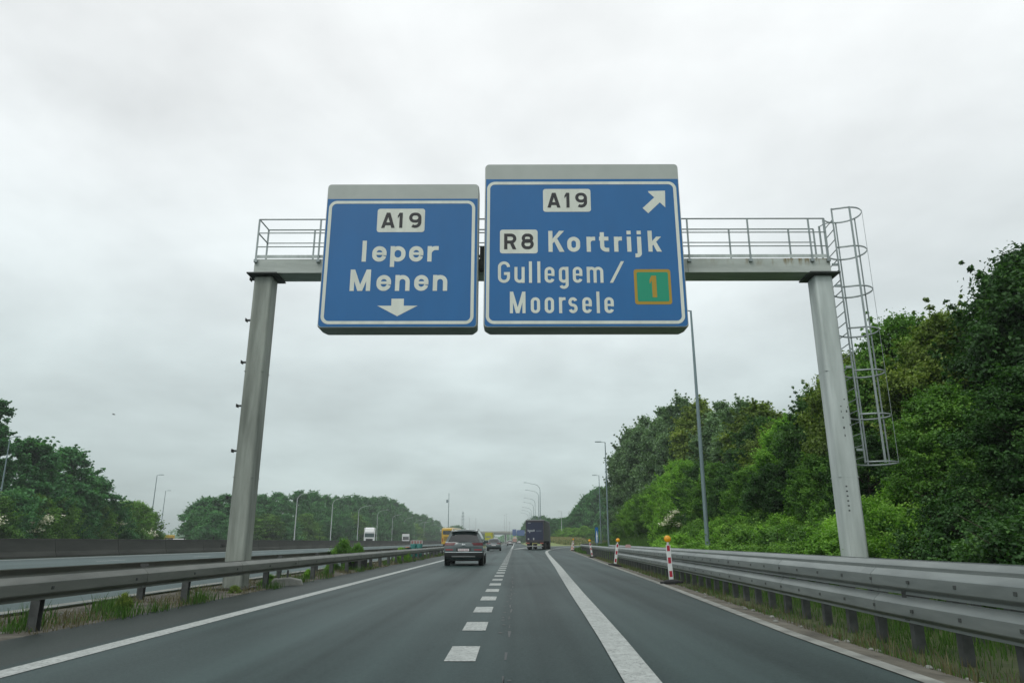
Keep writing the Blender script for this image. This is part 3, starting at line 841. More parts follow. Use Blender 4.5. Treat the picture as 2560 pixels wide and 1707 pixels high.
gr = thing('guard_rail', 'single-beam guard rail continuing the double one along the exit road bend', 'guard rail', (0, 0, 0))
b = MB(); wbeam(b, path_r(47.03, 185, OFF, 2.0), 0.44, -1); b.build('rail_beam', M_RAIL, gr, smooth=25)
for i in range(70):
    y = 48 + 1.95 * i; x = RX(y, OFF)
    b = MB(); post_mesh(b, x + .11, y, gz(x, y) - .25, .72); b.box(x + .006, x + .05, y - .05, y + .05, .5, .7); b.build('post', M_POST, gr, smooth=0)
OFF2 = 2.62
gr = thing('guard_rail', 'rear guard rail just behind the double one, before the right gantry post', 'guard rail', (0, 0, 0))
b = MB(); wbeam(b, path_r(-6, 64, OFF2), 0.525, -1); rb = b.build('rail_beam', M_RAIL, gr, smooth=25)
bolts(rb, lambda y: RX(y, OFF2), list(np.arange(0.5, 60, 1.33)), .68, -1)
for i in range(50):
    y = -2 + 1.33 * i; x = RX(y, OFF2)
    b = MB(); post_mesh(b, x + .11, y, gz(x, y) - .25, .82); b.build('post', M_POST, gr, smooth=0)

# ------------------------------------------------------------------ concrete barrier beyond the left carriageway
bar = thing('concrete_barrier', 'long dark stained concrete barrier wall beyond the left carriageway', 'barrier', (-24, 0, 0.32))
prof = [(-.30, -.1), (-.30, .08), (-.20, .30), (-.11, .92), (.11, .92), (.20, .30), (.30, .08), (.30, -.1)]
sec0 = None
for k in range(96):
    y = -16.0 + 6.0 * k
    if sec0 is None:
        sec0 = MB().prism(prof, 0.0, 5.975).build('wall_section', M_CONC, bar, bevel=0.012, smooth=0)
        sec0.location = (0, y, 0)
    else:
        c = sec0.copy(); COL.objects.link(c); c.parent = bar; c.location = (0, y, 0)

# ------------------------------------------------------------------ street lamps
def straight_lamp(h, m, arm, label, group):
    """tapered pole with a short level arm and a flat LED head; arm = -1 points left"""
    t = thing('street_lamp', label, 'street lamp', group=group)
    MB().tube([(0, 0, -1.5), (0, 0, h * .5), (0, 0, h)], [.115, .085, .05], 12).build('pole', m, t)
    MB().tube([(0, 0, h - .02), (arm * .55, 0, h + .05)], .03, 8).build('arm', m, t)
    hd = MB().box(arm * .45, arm * 1.15, -.14, .14, h + .01, h + .10) if arm > 0 else MB().box(arm * 1.15, arm * .45, -.14, .14, h + .01, h + .10)
    hd.build('lamp_head', m, t, bevel=.02)
    MB().box(-.09, .09, -.125, -.10, .5, .95).build('hatch', m, t)
    return t
def curved_lamp(h, m, side, label, group, reach=3.3, rise=1.9):
    t = thing('street_lamp', label, 'street lamp', group=group)
    pts = [(0, 0, -.5), (0, 0, h * .5), (0, 0, h - rise)] + [(side * (1.7 - 1.7 * math.cos(rad(a))), 0, h - rise + (rise - .35) * math.sin(rad(a))) for a in (18, 36, 54, 72, 90)] + [(side * reach, 0, h)]
    rs = [.13, .10, .07, .062, .058, .054, .05, .046, .036]
    MB().tube(pts, rs, 10).build('pole', m, t)
    x0, x1 = sorted((side * (reach - .1), side * (reach + .7)))
    MB().box(x0, x1, -.13, .13, h - .04, h + .07).build('lamp_head', m, t, bevel=.03)
    return t
RG = 'straight street lamps along the right verge'
l0 = straight_lamp(12.0, M_LAMP, -1, 'tall straight street lamp behind the right guard rail, its head beside the larger sign', RG)
l0.location = (8.72, 33.3, gz(8.72, 33.3))
dup(l0, (10.3, 80.9, gz(10.3, 80.9)), label='thin straight street lamp at the left end of the right-hand trees', group=RG)
dup(l0, (14.6, 124.7, gz(14.6, 124.7)), label='most distant of the three straight street lamps at the right, behind the blue signpost', group=RG)
MG = 'curved street lamps beyond the dark blue lorry'
c0 = None
mid = [(6.1, 176.3), (6.9, 212.3), (6.95, 252.5), (7.1, 282.1), (7.2, 325.5), (7.3, 358.9), (6.9, 385.6)]
for i, (x, y) in enumerate(mid):
    lb = f'{ORD[i]} from right of the arched street lamps above the dark blue lorry'
    if c0 is None:
        c0 = curved_lamp(15.0, M_LAMP, -1, lb, MG); c0.location = (x, y, gz(x, y))
    else: dup(c0, (x, y, gz(x, y)), label=lb)
LG = 'curved street lamps in front of the left wood'
c1 = None
for i, (x, y) in enumerate([(-51.3, 169.8), (-48.2, 190.8), (-50.8, 235.4), (-50.5, 266.4), (-53, 314.3), (-53.9, 354.8), (-54.7, 396.1), (-57.6, 438.6), (-53.6, 429.4), (-57.2, 491.2), (-57.5, 529.3), (-59.9, 590.2)]):
    lb = f'{ORD[i]} from left of the pale arched street lamps in front of the left wood'
    if c1 is None:
        c1 = curved_lamp(12.0, M_LAMPP, 1, lb, LG); c1.location = (x, y, .33)
    else: dup(c1, (x, y, .33), label=lb)
LLG = 'straight street lamps at the far left'
l1 = straight_lamp(12.0, M_LAMP, 1, 'tall straight street lamp in front of the bushes at the far left edge', LLG)
l1.location = (-56.3, 78.8, .33); l1.rotation_euler = (0, rad(-1.5), 0)
dup(l1, (-63.0, 125.6, .33), label='straight street lamp at the right end of the far left bushes', group=LLG)
dup(l1, (-80.5, 165.4, .33), label='distant straight street lamp in the gap between the two left woods', group=LLG)
# small lamp standing right of the lorry
sl = straight_lamp(9.0, M_LAMPP, -1, 'pale distant lamp post just right of the dark blue lorry', None); sl.location = (15.6, 245, gz(15.6, 245))
# camera mast above the bus
t = thing('camera_mast', 'slim dark mast with a camera box rising behind the yellow coach', 'mast', (-20.2, 220, .25))
MB().tube([(0, 0, -.4), (0, 0, 15)], [.14, .08], 10).build('pole', M_LAMP, t)
MB().box(-.75, -.25, -.2, .2, 12.2, 13.1).box(-.3, .08, -.03, .03, 12.6, 12.7).build('camera_box', M_LAMP, t)
# far masts and a lattice pylon near the horizon
t = thing('power_pylon', 'faint lattice pylon far away on the horizon left of the bridge', 'pylon', (-72, 1000, 0))
b = MB()
for sx_ in (-1, 1):
    for sy in (-1, 1):
        b.tube([(sx_ * 3.2, sy * 3.2, -1), (sx_ * 1.3, sy * 1.3, 22), (sx_ * .8, sy * .8, 41)], .16, 5)
for k in range(10):
    z = k * 4.0; w = 3.2 - z * .085 if z < 22 else 1.3 - (z - 22) * .027; z2 = z + 4; w2 = 3.2 - z2 * .085 if z2 < 22 else 1.3 - (z2 - 22) * .027
    for sy in (-1, 1):
        b.tube([(-w, sy * w, z), (w2, sy * w2, z2)], .10, 4); b.tube([(w, sy * w, z), (-w2, sy * w2, z2)], .10, 4)
        b.tube([(sy * w, -w, z), (sy * w2, w2, z2)], .10, 4)
b.build('lattice_tower', M_LAMP, t)
b = MB()
for z, w in ((30, 3.4), (34.5, 2.6), (38.5, 2.0)): b.tube([(-w, 0, z), (0, 0, z + .5), (w, 0, z)], .2, 5)
b.build('cross_arm', M_LAMP, t)
m0 = None
HG = 'thin masts on the horizon'
for i, (px, yy, hh) in enumerate([(1173, 620, 20), (1189, 620, 20), (1261.5, 560, 21), (1266.5, 600, 23), (1274, 540, 15)]):
    x = (px - 1288) / 1833 * yy
    t = thing('horizon_mast', f'{ORD[i]} from left of the thin faint masts on the horizon by the bridge', 'mast', (x, yy, 0), group=HG)
    MB().tube([(0, 0, -1), (0, 0, hh)], [.22, .14], 6).build('pole', M_LAMPP, t)
    MB().box(-.5, .5, -.2, .2, hh - .3, hh).build('mast_head', M_LAMPP, t)

# ------------------------------------------------------------------ roadworks beacons on the right edge
def beacon(label, group):
    t = thing('warning_beacon', label, 'beacon', group=group)
    b = MB(); b.lathe([(.0, 0), (.19, 0), (.20, .03), (.19, .07), (.12, .10), (.0, .105)], (0, 0, 0), n=20)
    for vi, v in enumerate(b.v): b.v[vi] = (v[0] * 1.15, v[1] * .85, v[2])
    b.box(-.30, -.12, -.10, .10, .0, .06).box(.12, .30, -.10, .10, .0, .06)
    b.build('foot', M_RUBBER, t, bevel=.008)
    pn = MB().box(-.062, .062, -.02, .02, .10, 1.0).build('panel', M_WREF, t, bevel=.012)
    for z in (.17, .52, .84): MB().box(-.040, .040, -.0225, .0225, z, z + .155).build('red_stripe', M_REDR, pn, smooth=0)
    MB().tube([(0, 0, .98), (0, 0, 1.09)], .03, 12).build('lamp_neck', M_WREF, t)
    b = MB(); b.lathe([(.0, -.065), (.05, -.06), (.085, -.035), (.092, 0), (.085, .035), (.05, .06), (0, .065)], (0, 0, 1.16), 'y', 22)
    lp = b.build('lamp', M_AMBER, t)
    b = MB(); b.lathe([(.088, -.02), (.098, -.015), (.098, .015), (.088, .02)], (0, 0, 1.16), 'y', 22); b.build('lamp_ring', M_YEL, lp)
    return t
BG = 'red and white warning beacons along the right verge'
b0 = beacon('nearest upright red and white warning beacon with orange lamp on the right road edge', BG)
b0.location = (4.22, 20.1, .012); b0.rotation_euler = (0, rad(-2.5), rad(-3))
x = dup(b0, (4.62, 34.3, .012), label='second nearest red and white beacon, leaning right, with orange lamp', group=BG); x.rotation_euler = (0, rad(9), rad(4))
x = dup(b0, (5.45, 52.1, .012), label='third red and white beacon, leaning left beside the rail', group=BG); x.rotation_euler = (0, rad(-9), rad(10))
x = dup(b0, (7.1, 89.5, .012), label='farthest red and white beacon beside the traffic cone', group=BG); x.rotation_euler = (0, rad(-1), rad(20))
x.scale = (1.15, 1.15, 1.15)
t = thing('traffic_cone', 'pale orange and white traffic cone at the bend of the exit road', 'traffic cone', (7.75, 100, .012))
MB().box(-.24, .24, -.24, .24, 0, .05).build('foot', mat('faded_orange_plastic', (.55, .22, .12), .6), t, bevel=.02)
MB().lathe([(.17, .05), (.05, .95), (.04, 1.0), (0, 1.0)], (0, 0, 0), n=18).build('cone_body', mat('faded_cone_white', (.58, .50, .45), .6), t)
MB().lathe([(.150, .20), (.122, .42)], (0, 0, 0), n=18).build('band', mat('cone_pink', (.55, .28, .22), .6), t)

# ------------------------------------------------------------------ small things on the verges
t = thing('marker_sign', 'blue and white upright marker board on a thin post behind the right guard rail', 'road sign', (8.55, 76.8, gz(8.55, 76.8)))
zb = -gz(8.55, 76.8)
MB().tube([(0, 0, -.5), (0, 0, 1.6 + zb)], .04, 8).build('post', M_LAMP, t)
bd = MB().prism(rrect(-.16, .16, .95 + zb, 2.55 + zb, .12), -.062, -.045).build('board', M_BLUE, t)
MB().sheet_xz([(-.055, 1.0 + zb), (.055, 1.0 + zb), (.055, 1.55 + zb), (.10, 1.55 + zb), (0, 2.25 + zb), (-.10, 1.55 + zb), (-.055, 1.55 + zb)], -.064).build('white_arrow', M_WREF, bd, smooth=0)
x, y = 6.75, 44.0
t = thing('kilometre_plate', 'small pale pink round-cornered plate on a short stake behind the rail', 'sign', (x, y, gz(x, y)))
MB().tube([(0, 0, -.3), (0, 0, 1.1)], .025, 8).build('stake', M_POST, t)
MB().prism(rrect(-.17, .17, .88, 1.14, .10), -.05, -.03).build('plate', mat('faded_pink', (.55, .36, .36), .6, var=.1, vscale=9), t)
t = thing('back_turned_sign', 'small dark back-turned sign in the pale grass beyond the exit road', 'sign', (19.6, 250, gz(19.6, 250)))
MB().tube([(0, 0, -.3), (0, 0, 2.2)], .07, 8).build('post', M_DARKST, t)
MB().prism([(-.55, 1.1), (.55, 1.1), (.65, 1.7), (.0, 2.3), (-.65, 1.7)], -.1, -.06).build('plate', M_DARKST, t)
for (x, y, lb) in ((-6.62, 30.6, 'large black steel cabinet under the left guard rail, nearest of two'), (-6.75, 61.5, 'smaller far black steel cabinet under the left guard rail near the car')):
    t = thing('cable_cabinet', lb, 'cabinet', (x, y, 0), group='cabinets under the left rail')
    MB().box(-.42, .42, -.35, .35, -.1, .56).build('body', mat('black_cabinet_paint', (.022, .024, .025), .6), t, bevel=.015)
    MB().box(-.44, .44, -.37, .37, .561, .59).build('lid', M_DARKST, t, bevel=.008)
    MB().box(-.38, -.01, -.356, -.351, .02, .52).box(.01, .38, -.356, -.351, .02, .52).build('door', mat('black_cabinet_paint', (.022, .024, .025), .6), t)
    MB().box(-.06, -.03, -.372, -.357, .25, .36).build('handle', M_POST, t)
# broken concrete foot beside the left gantry post
t = thing('kerb_stone', 'loose dark kerb stone lying right of the left gantry post foot', 'kerb stone', (-6.0, 19.4, .0), rz=rad(14))
MB().prism([(-.42, -.02), (.46, -.02), (.40, .14), (.1, .20), (-.30, .17)], -.18, .2).build('stone', M_KERB, t, bevel=.03)
MB().box(-.2, -.15, -.05, .0, .15, .36).box(.02, .07, -.02, .03, .17, .38).build('anchor_bolt', M_POST, t)
# teal crash cushion on the median, seen over the rail
t = thing('crash_cushion', 'teal plastic crash cushion with pale panels on the median beyond the rail', 'crash cushion', (-7.0, 52, 0))
TEAL = mat('teal_plastic', (.02, .16, .145), .5)
b = MB()
for k in (-1, 1): b.lathe([(.0, 0), (.20, 0), (.215, .1), (.20, .5), (.215, .9), (.19, .95), (0, .95)], (k * .21, 0, 0), n=16)
b.build('barrel', TEAL, t)
MB().box(-.43, .43, .1, .16, .80, 1.18).build('panel', mat('pale_panel', (.36, .33, .32), .6), t, bevel=.01)
b = MB()
for k in range(4): b.box(-.36 + .2 * k, -.26 + .2 * k, .09, .099, .84, 1.14)
b.build('panel_stripe', mat('dull_red_panel', (.28, .12, .11), .6), t)
MB().box(-.75, -.5, -.1, .1, 0, .74).build('marker_block', mat('orange_block', (.5, .18, .09), .6), t, bevel=.02)
# bird
bmv = MB()
bmv.tube([(-.22, 0, 0), (-.1, 0, .02), (.05, 0, .03), (.2, 0, .02), (.28, 0, .0)], [.01, .05, .075, .045, .01], 8)
bmv.add([(-.05, 0, .05), (.12, 0, .05), (.0, .55, .16), (-.12, .5, .15), (.0, -.55, .16), (-.12, -.5, .15), (-.05, 0, .02), (.12, 0, .02)], [(0, 1, 2, 3), (1, 0, 5, 4), (6, 3, 2, 7), (7, 4, 5, 6)])
o = bmv.build('bird', mat('dark_feathers', (.03, .03, .032), .8)); o.location = (-53, 92, 17.2); o.rotation_euler = (rad(10), 0, rad(40)); o.scale = (.85, .85, .85)
tag(o, 'small dark bird gliding in the grey sky above the left trees', 'bird')

# ------------------------------------------------------------------ vehicles
def wheel(t, x, y, r, w, name='wheel'):
    s = 1 if x > 0 else -1
    wo = MB().lathe([(r * .62, -w / 2), (r * .93, -w / 2), (r, -w * .32), (r, w * .32), (r * .93, w / 2), (r * .62, w / 2)], (x, y, r), 'x', 22).build(name, M_RUBBER, t)
    MB().lathe([(.0, -w * .2), (r * .3, -w * .25), (r * .60, -w * .40), (r * .64, w * .42), (r * .4, w * .32), (0, w * .30)], (x, y, r), 'x', 18).build('rim', M_RIM, wo)
    return wo
class CarShape:
    """lofted body: levels = (z, half width, rear lean); stations from tail (y=0) to nose"""
    def __init__(s, levels, L, cowl, wtop, hood, nose=.86, roof_end=None):
        s.lv = levels; s.L = L; s.cowl = cowl; s.wtop = wtop; s.hood = hood; s.nose = nose
        s.belt = next(i for i, l in enumerate(levels) if l[3])
    def hw(s, z): return float(np.interp(z, [l[0] for l in s.lv], [l[1] for l in s.lv]))
    def lean(s, z): return float(np.interp(z, [l[0] for l in s.lv], [l[2] for l in s.lv]))
    def rear(s, u, z, off=0.006):
        return (u * s.hw(z), s.lean(z) + .09 * abs(u) ** 3.0 - off, z)
    def front_y(s, z):   # windscreen line
        zb = s.lv[s.belt][0]; zt = s.lv[-1][0]
        k = min(1, max(0, (z - zb) / (zt - zb))); return s.cowl + (s.wtop - s.cowl) * k
    def ring(s, y, kind):
        r = []
        zb = s.lv[s.belt][0]
        for i, (z, w, ln, _) in enumerate(s.lv):
            if kind == 'tail': r.append((w, ln + (.09 if i < len(s.lv) - 2 else .02), z))
            elif kind == 'mid': r.append((w, y, z))
            elif kind == 'screen_top':
                r.append((w, s.front_y(z) if z > zb else s.wtop, z))
            elif kind == 'cowl':
                r.append((w if i <= s.belt else s.lv[s.belt][1] * (1 - (i - s.belt) / (len(s.lv) - 1 - s.belt)) ** .7, s.cowl + .02, z if i <= s.belt else zb + .05 * (i - s.belt) / (len(s.lv) - 1 - s.belt)))
            elif kind in ('hood', 'nose'):
                f = 1.0 if kind == 'hood' else s.nose; hz = s.hood if kind == 'hood' else s.hood - .17
                zz = min(z, hz - .06) if i <= s.belt else hz - .06 + .06 * (i - s.belt) / (len(s.lv) - 1 - s.belt)
                ww = w if i <= s.belt else s.lv[s.belt][1] * (1 - (i - s.belt) / (len(s.lv) - 1 - s.belt)) ** .7
                r.append((ww * f, y, zz))
        return r
    def body(s, t, m, name='body'):
        rings = [s.ring(0, 'tail'), s.ring(s.lv[-1][2] + .35, 'mid'), s.ring(s.wtop - .8, 'mid'), s.ring(0, 'screen_top'), s.ring(0, 'cowl'), s.ring(s.cowl + .55, 'hood'), s.ring(s.L, 'nose')]
        n = len(s.lv); vs = []; fs = []
        for r in rings:
            vs += [(x, y, z) for x, y, z in r] + [(-x, y, z) for x, y, z in r]
        N = 2 * n
        for j in range(len(rings) - 1):
            for i in range(n - 1):
                a = j * N + i; fs += [(a, a + 1, a + N + 1, a + N), (a + n, a + n + N, a + n + N + 1, a + n + 1)]
            fs.append((j * N, j * N + N, j * N + N + n, j * N + n))
            a = j * N + n - 1; fs.append((a, a + n, a + n + N, a + N))
        b = MB(); b.add(vs, fs)
        # bulged tail and flat nose
        K = 8; tv = []; 
        for i, (z, w, ln, _) in enumerate(s.lv):
            for k in range(K + 1):
                u = -1 + 2 * k / K; tv.append((u * w, ln + (.09 if i < n - 2 else .02) * abs(u) ** 3.0, z))
        b.add(tv, [(i * (K + 1) + k, i * (K + 1) + k + 1, (i + 1) * (K + 1) + k + 1, (i + 1) * (K + 1) + k) for i in range(n - 1) for k in range(K)])
        nv = []
        for i, (x, y, z) in enumerate(rings[-1]): nv += [(-x, y, z), (x, y, z)]
        b.add(nv, [(2 * i, 2 * i + 1, 2 * i + 3, 2 * i + 2) for i in range(n - 1)])
        o = b.build(name, m, t, smooth=38)
        return o
    def patch(s, u0, u1, z0, z1, off=.008, nu=10, nz=5, trim=None):
        """sheet on the tail between u0..u1 and z0..z1; trim(z) -> (ua, ub)"""
        vs = []
        for j in range(nz + 1):
            z = z0 + (z1 - z0) * j / nz; a, c = trim(z) if trim else (u0, u1)
            for i in range(nu + 1): vs.append(s.rear(a + (c - a) * i / nu, z, off))
        b = MB(); b.add(vs, [(j * (nu + 1) + i, j * (nu + 1) + i + 1, (j + 1) * (nu + 1) + i + 1, (j + 1) * (nu + 1) + i) for j in range(nz) for i in range(nu)])
        return b
    def side(s, t, x, z0, z1, y0, y1, off=.006, slant0=0.0, slant1=0.0):
        b = MB(); n = 5; vs = []
        for j in range(n + 1):
            z = z0 + (z1 - z0) * j / n; k = j / n
            vs += [(x * (s.hw(z) + off), y0 + slant0 * k, z), (x * (s.hw(z) + off), y1 + slant1 * k, z)]
        b.add(vs, [(2 * j, 2 * j + 1, 2 * j + 3, 2 * j + 2) for j in range(n)])
        return b
def car_paint(name, c, metal=.35): return mat(name, c, .28, metal=metal, coat=1.0, var=.04, vscale=2)

# ---- dark grey SUV in the left lane
t = thing('suv', 'dark grey SUV seen from behind in the left lane, nearest vehicle ahead', 'car', (-2.42, 34.4, .004))
P = car_paint('suv_grey_paint', (.048, .074, .076), .2)
sh = CarShape([(.30, .80, .10, 0), (.40, .885, .03, 0), (.60, .915, .0, 0), (.80, .915, .02, 0), (.93, .905, .05, 0), (1.04, .885, .10, 1), (1.25, .80, .26, 0), (1.46, .705, .44, 0), (1.56, .63, .50, 0), (1.625, .50, .50, 0), (1.65, .2, .62, 0), (1.655, 0, .64, 0)], 4.48, 3.55, 2.55, 1.03)
bd = sh.body(t, P)
sh.patch(-.8, .8, 1.075, 1.44, .012, trim=lambda z: (-(.86 - .06 * (z - 1.075) / .365), (.86 - .06 * (z - 1.075) / .365))).build('rear_window', M_GLASS, t)
MB().add([(u * .60, .36 + .0 * u, 1.575) for u in (-1, 1)] + [(u * .66, .52, 1.60) for u in (-1, 1)] + [(u * .60, .37, 1.545) for u in (-1, 1)] + [(u * .66, .54, 1.55) for u in (-1, 1)], [(0, 1, 3, 2), (4, 6, 7, 5), (0, 4, 5, 1), (0, 2, 6, 4), (1, 5, 7, 3), (2, 3, 7, 6)]).build('roof_spoiler', P, t, bevel=.01)
for s_ in (-1, 1):
    tl = sh.patch(0, 0, .925, 1.045, .014, 8, 4, trim=lambda z, s_=s_: (s_ * (.42 + .10 * (1.045 - z) / .12), s_ * 1.0)).build('tail_light', M_TAIL, t)
    sh.side(t, s_, .93, 1.04, .14, .40, .008, .0, -.06).build('tail_light', M_TAIL, t)
    sh.patch(s_ * .55, s_ * .93, .705, .755, .012, 6, 2).build('rear_reflector', mat('reflector_red', (.28, .02, .035), .25), t)
    sh.side(t, s_, 1.07, 1.47, .72, 3.35, .006, .12, -.85).build('side_window', M_GLASS, t)
    b = MB().box(s_ * .93 - .10, s_ * .93 + .10, 3.05, 3.20, 1.02, 1.17); m_ = b.build('mirror', P, t, bevel=.03)
    MB().tube([(s_ * .60, .75, 1.60), (s_ * .60, .85, 1.675), (s_ * .60, 2.2, 1.685), (s_ * .60, 2.4, 1.63)], .018, 8).build('roof_rail', M_CHROME, t)
    for yy in (.80, 3.55): wheel(t, s_ * .79, yy, .345, .235)
    b = MB(); b.lathe([(.30, -.015), (.405, -.015), (.405, .015), (.30, .015)], (s_ * .905, .80, .36), 'x', 24); b.build('wheel_arch', M_TRIM, t)
bp = sh.patch(-1, 1, .36, .60, .016, 12, 4).build('rear_bumper', M_TRIM, t)
sh.patch(-.62, .62, .40, .455, .03, 8, 2).build('skid_plate', mat('satin_silver', (.30, .32, .32), .4, metal=.5), bp)
sh.patch(-.96, .96, .605, .63, .014, 10, 1).build('bumper_trim', M_CHROME, t)
sh.patch(-.38, .38, .655, .80, .010, 8, 3).build('plate_recess', M_TRIM, t)
pl = sh.patch(-.285, .285, .665, .775, .018, 4, 2).build('number_plate', mat('plate_white', (.62, .60, .60), .5), t)
b = MB(); rr = random.Random(1)
for k, xx in enumerate((-.20, -.115, -.06, -.005, .075, .13, .185)):
    b.box(xx - .011, xx + .011, sh.lean(.72) - .0235, sh.lean(.72) - .0225, .69, .755)
b.build('lettering', mat('plate_red', (.40, .16, .20), .5), pl)
b = MB(); b.lathe([(0, -.006), (.085, -.004), (.10, .0), (.10, .004)], (0, sh.lean(.93) - .012, .935), 'y', 24)
for i, v in enumerate(b.v): b.v[i] = (v[0], v[1], .935 + (v[2] - .935) * .52)
b.build('badge', M_CHROME, t)
MB().add([(-.012, .78, 1.65), (.012, .78, 1.65), (.012, 1.0, 1.65), (-.012, 1.0, 1.65), (-.006, .80, 1.74), (.006, .80, 1.74), (.006, .86, 1.73), (-.006, .86, 1.73)], [(0, 3, 2, 1), (4, 5, 6, 7), (0, 1, 5, 4), (1, 2, 6, 5), (2, 3, 7, 6), (3, 0, 4, 7)]).build('antenna', M_TRIM, t)
MB().box(-.74, .74, .22, 4.2, .22, .38).build('underbody', M_TRIM, t)
MB().tube([(.45, .1, .30), (.45, .9, .30)], .035, 10).tube([(.0, .0, .36), (.0, .3, .33)], .022, 8).build('exhaust', M_TRIM, t)
MB().tube([(-.25, sh.lean(1.08) - .03, 1.085), (.12, sh.lean(1.08) - .025, 1.095)], .008, 6).build('rear_wiper', M_TRIM, t)

# ---- grey hatchback ahead of it
def small_car(label, paint, loc, W=.90, H=1.46, L=4.35, rz=0.0):
    t = thing('hatchback', label, 'car', loc, rz)
    k = W / .90; h = H / 1.46
    sh = CarShape([(.24, .76 * k, .10, 0), (.36, .85 * k, .02, 0), (.55, .88 * k, .0, 0), (.74, .88 * k, .02, 0), (.86, .865 * k, .05, 0), (.95, .84 * k, .10, 1), (1.12 * h, .75 * k, .30, 0), (1.30 * h, .65 * k, .52, 0), (1.39 * h, .56 * k, .62, 0), (1.44 * h, .42 * k, .66, 0), (1.46 * h, .15, .75, 0), (1.462 * h, 0, .76, 0)], L, 3.45, 2.35, .96)
    sh.body(t, paint)
    sh.patch(0, 0, .98, 1.32 * h, .012, trim=lambda z: (-.83, .83)).build('rear_window', M_GLASS, t)
    for s_ in (-1, 1):
        sh.patch(0, 0, .80, .93, .014, 8, 3, trim=lambda z, s_=s_: (s_ * (.40 + .08 * (.93 - z) / .13), s_ * 1.0)).build('tail_light', M_TAIL, t)
        sh.side(t, s_, .98, 1.30 * h, .75, 3.2, .006, .15, -.8).build('side_window', M_GLASS, t)
        MB().box(s_ * W * .97 - .09, s_ * W * .97 + .09, 2.95, 3.08, .95, 1.07).build('mirror', paint, t, bevel=.03)
        for yy in (.82, 3.45): wheel(t, s_ * (W - .14), yy, .32, .21)
    sh.patch(-.97, .97, .26, .40, .014, 10, 3).build('rear_bumper', M_TRIM, t)
    sh.patch(-.29, .29, .60, .70, .014, 4, 2).build('number_plate', mat('plate_white', (.62, .60, .60), .5), t)
    sh.patch(-.7, .7, .765, .785, .014, 8, 1).build('trim_strip', M_CHROME, t)
    MB().box(-.68, .68, .2, 4.1, .18, .32).build('underbody', M_TRIM, t)
    return t
small_car('grey hatchback between the SUV and the silver car in the left lane', car_paint('hatch_grey_paint', (.085, .112, .115), .2), (-2.62, 89.5, .004))
small_car('small silver car farther ahead near the blue far signs', car_paint('silver_paint', (.30, .31, .31)), (-1.55, 212, .004), rz=rad(-1))
wc = small_car('distant tiny white car on the motorway left of the lorry', car_paint('white_car_paint', (.72, .74, .74), 0), (2.2, 410, .004))

# ---- dark blue curtain-sided lorry taking the exit
t = thing('lorry', 'dark blue curtain-sided lorry with white lettering turning onto the exit road', 'lorry', (2.70, 101, .008), rz=rad(-6.2))
NAVY = mat('navy_tarpaulin', (.016, .024, .062), .5, var=.14, vscale=.9, vstretch=(2, 1, .6), bump=.25, bscale=2.2)
DKT = mat('dark_green_grey_tarpaulin', (.035, .045, .038), .55, var=.18, vscale=1.0, vstretch=(1, 2, .3), bump=.25, bscale=2)
FRM = mat('trailer_frame', (.05, .045, .055), .5)
cargo = MB().box(-1.22, 1.22, .05, 13.5, 1.15, 3.90).build('cargo_box', FRM, t, bevel=.03)
MB().box(-1.12, 1.12, .03, .049, 1.28, 3.66).build('rear_curtain', NAVY, cargo)
for s_ in (-1, 1):
    b = MB()
    for k in range(27): b.box(min(s_ * 1.222, s_ * 1.255), max(s_ * 1.222, s_ * 1.255), .12 + .5 * k, .605 + .5 * k, 1.22, 3.80)
    b.build('side_curtain', DKT, cargo, bevel=.012)
MB().box(-1.27, 1.27, .0, 13.55, 3.90, 4.0).build('roof', mat('pale_grey_tarpaulin', (.30, .32, .32), .6), t, bevel=.03)
b = MB()
for s_ in (-1, 1): b.box(min(s_ * 1.13, s_ * 1.26), max(s_ * 1.13, s_ * 1.26), .0, .10, 1.12, 3.9)
b.box(-1.26, 1.26, -.002, .10, 3.70, 3.899); b.box(-1.26, 1.26, -.002, .10, 1.05, 1.24); b.build('rear_frame', FRM, t, bevel=.01)
# blurred white word and small emblem, grey second line, as painted on the curtain
b = MB(); rr = random.Random(4); x = -.98
for k in range(9):
    w_ = .072 if k not in (1,) else .11; hh = .20 if k not in (0, 7, 8) else .27
    b.box(x, x + w_, .022, .029, 2.42, 2.42 + hh); b.box(x, x + w_ + .02, .023, .029, 2.50, 2.56); x += w_ + .034
b.add([(-.80, .0255, 2.38), (-.60, .0255, 2.38), (-.70, .0255, 2.20)], [(0, 2, 1)])
cl = b.build('white_lettering', mat('dull_white_print', (.42, .45, .47), .6), cargo, smooth=0)
b = MB(); x = .2
for k in range(10): b.box(x, x + .05, .022, .029, 2.42, 2.42 + (.15 if k % 3 else .19)); x += .073
b.build('grey_lettering', mat('grey_print', (.13, .16, .21), .6), cargo, smooth=0)
b = MB(); x = -.93
for k in range(6): b.box(x, x + .045, .022, .029, 3.52, 3.60); x += .066
b.build('white_lettering', mat('dull_white_print', (.42, .45, .47), .6), cargo, smooth=0)
MB().box(-.98, -.78, .022, .029, 1.33, 1.52).box(-.24, -.08, .022, .029, 1.30, 1.58).build('sticker', mat('pale_sticker', (.5, .52, .52), .6), cargo, smooth=0)
ch = MB().box(-.5, .5, .2, 13.3, .80, 1.10).box(-1.1, 1.1, .1, .3, .95, 1.05).build('chassis', M_TRIM, t)
lb = MB().box(-1.24, 1.24, -.03, .05, .78, .98).build('light_bar', M_TRIM, t, bevel=.01)
for s_ in (-1, 1):
    MB().box(min(s_ * .72, s_ * 1.20), max(s_ * .72, s_ * 1.20), -.045, -.031, .81, .95).build('tail_light', mat('lorry_lamp', (.40, .13, .10), .4), lb)
MB().box(-.36, .36, -.04, -.031, .80, .93).build('number_plate', mat('plate_yellow', (.30, .27, .10), .6), lb)
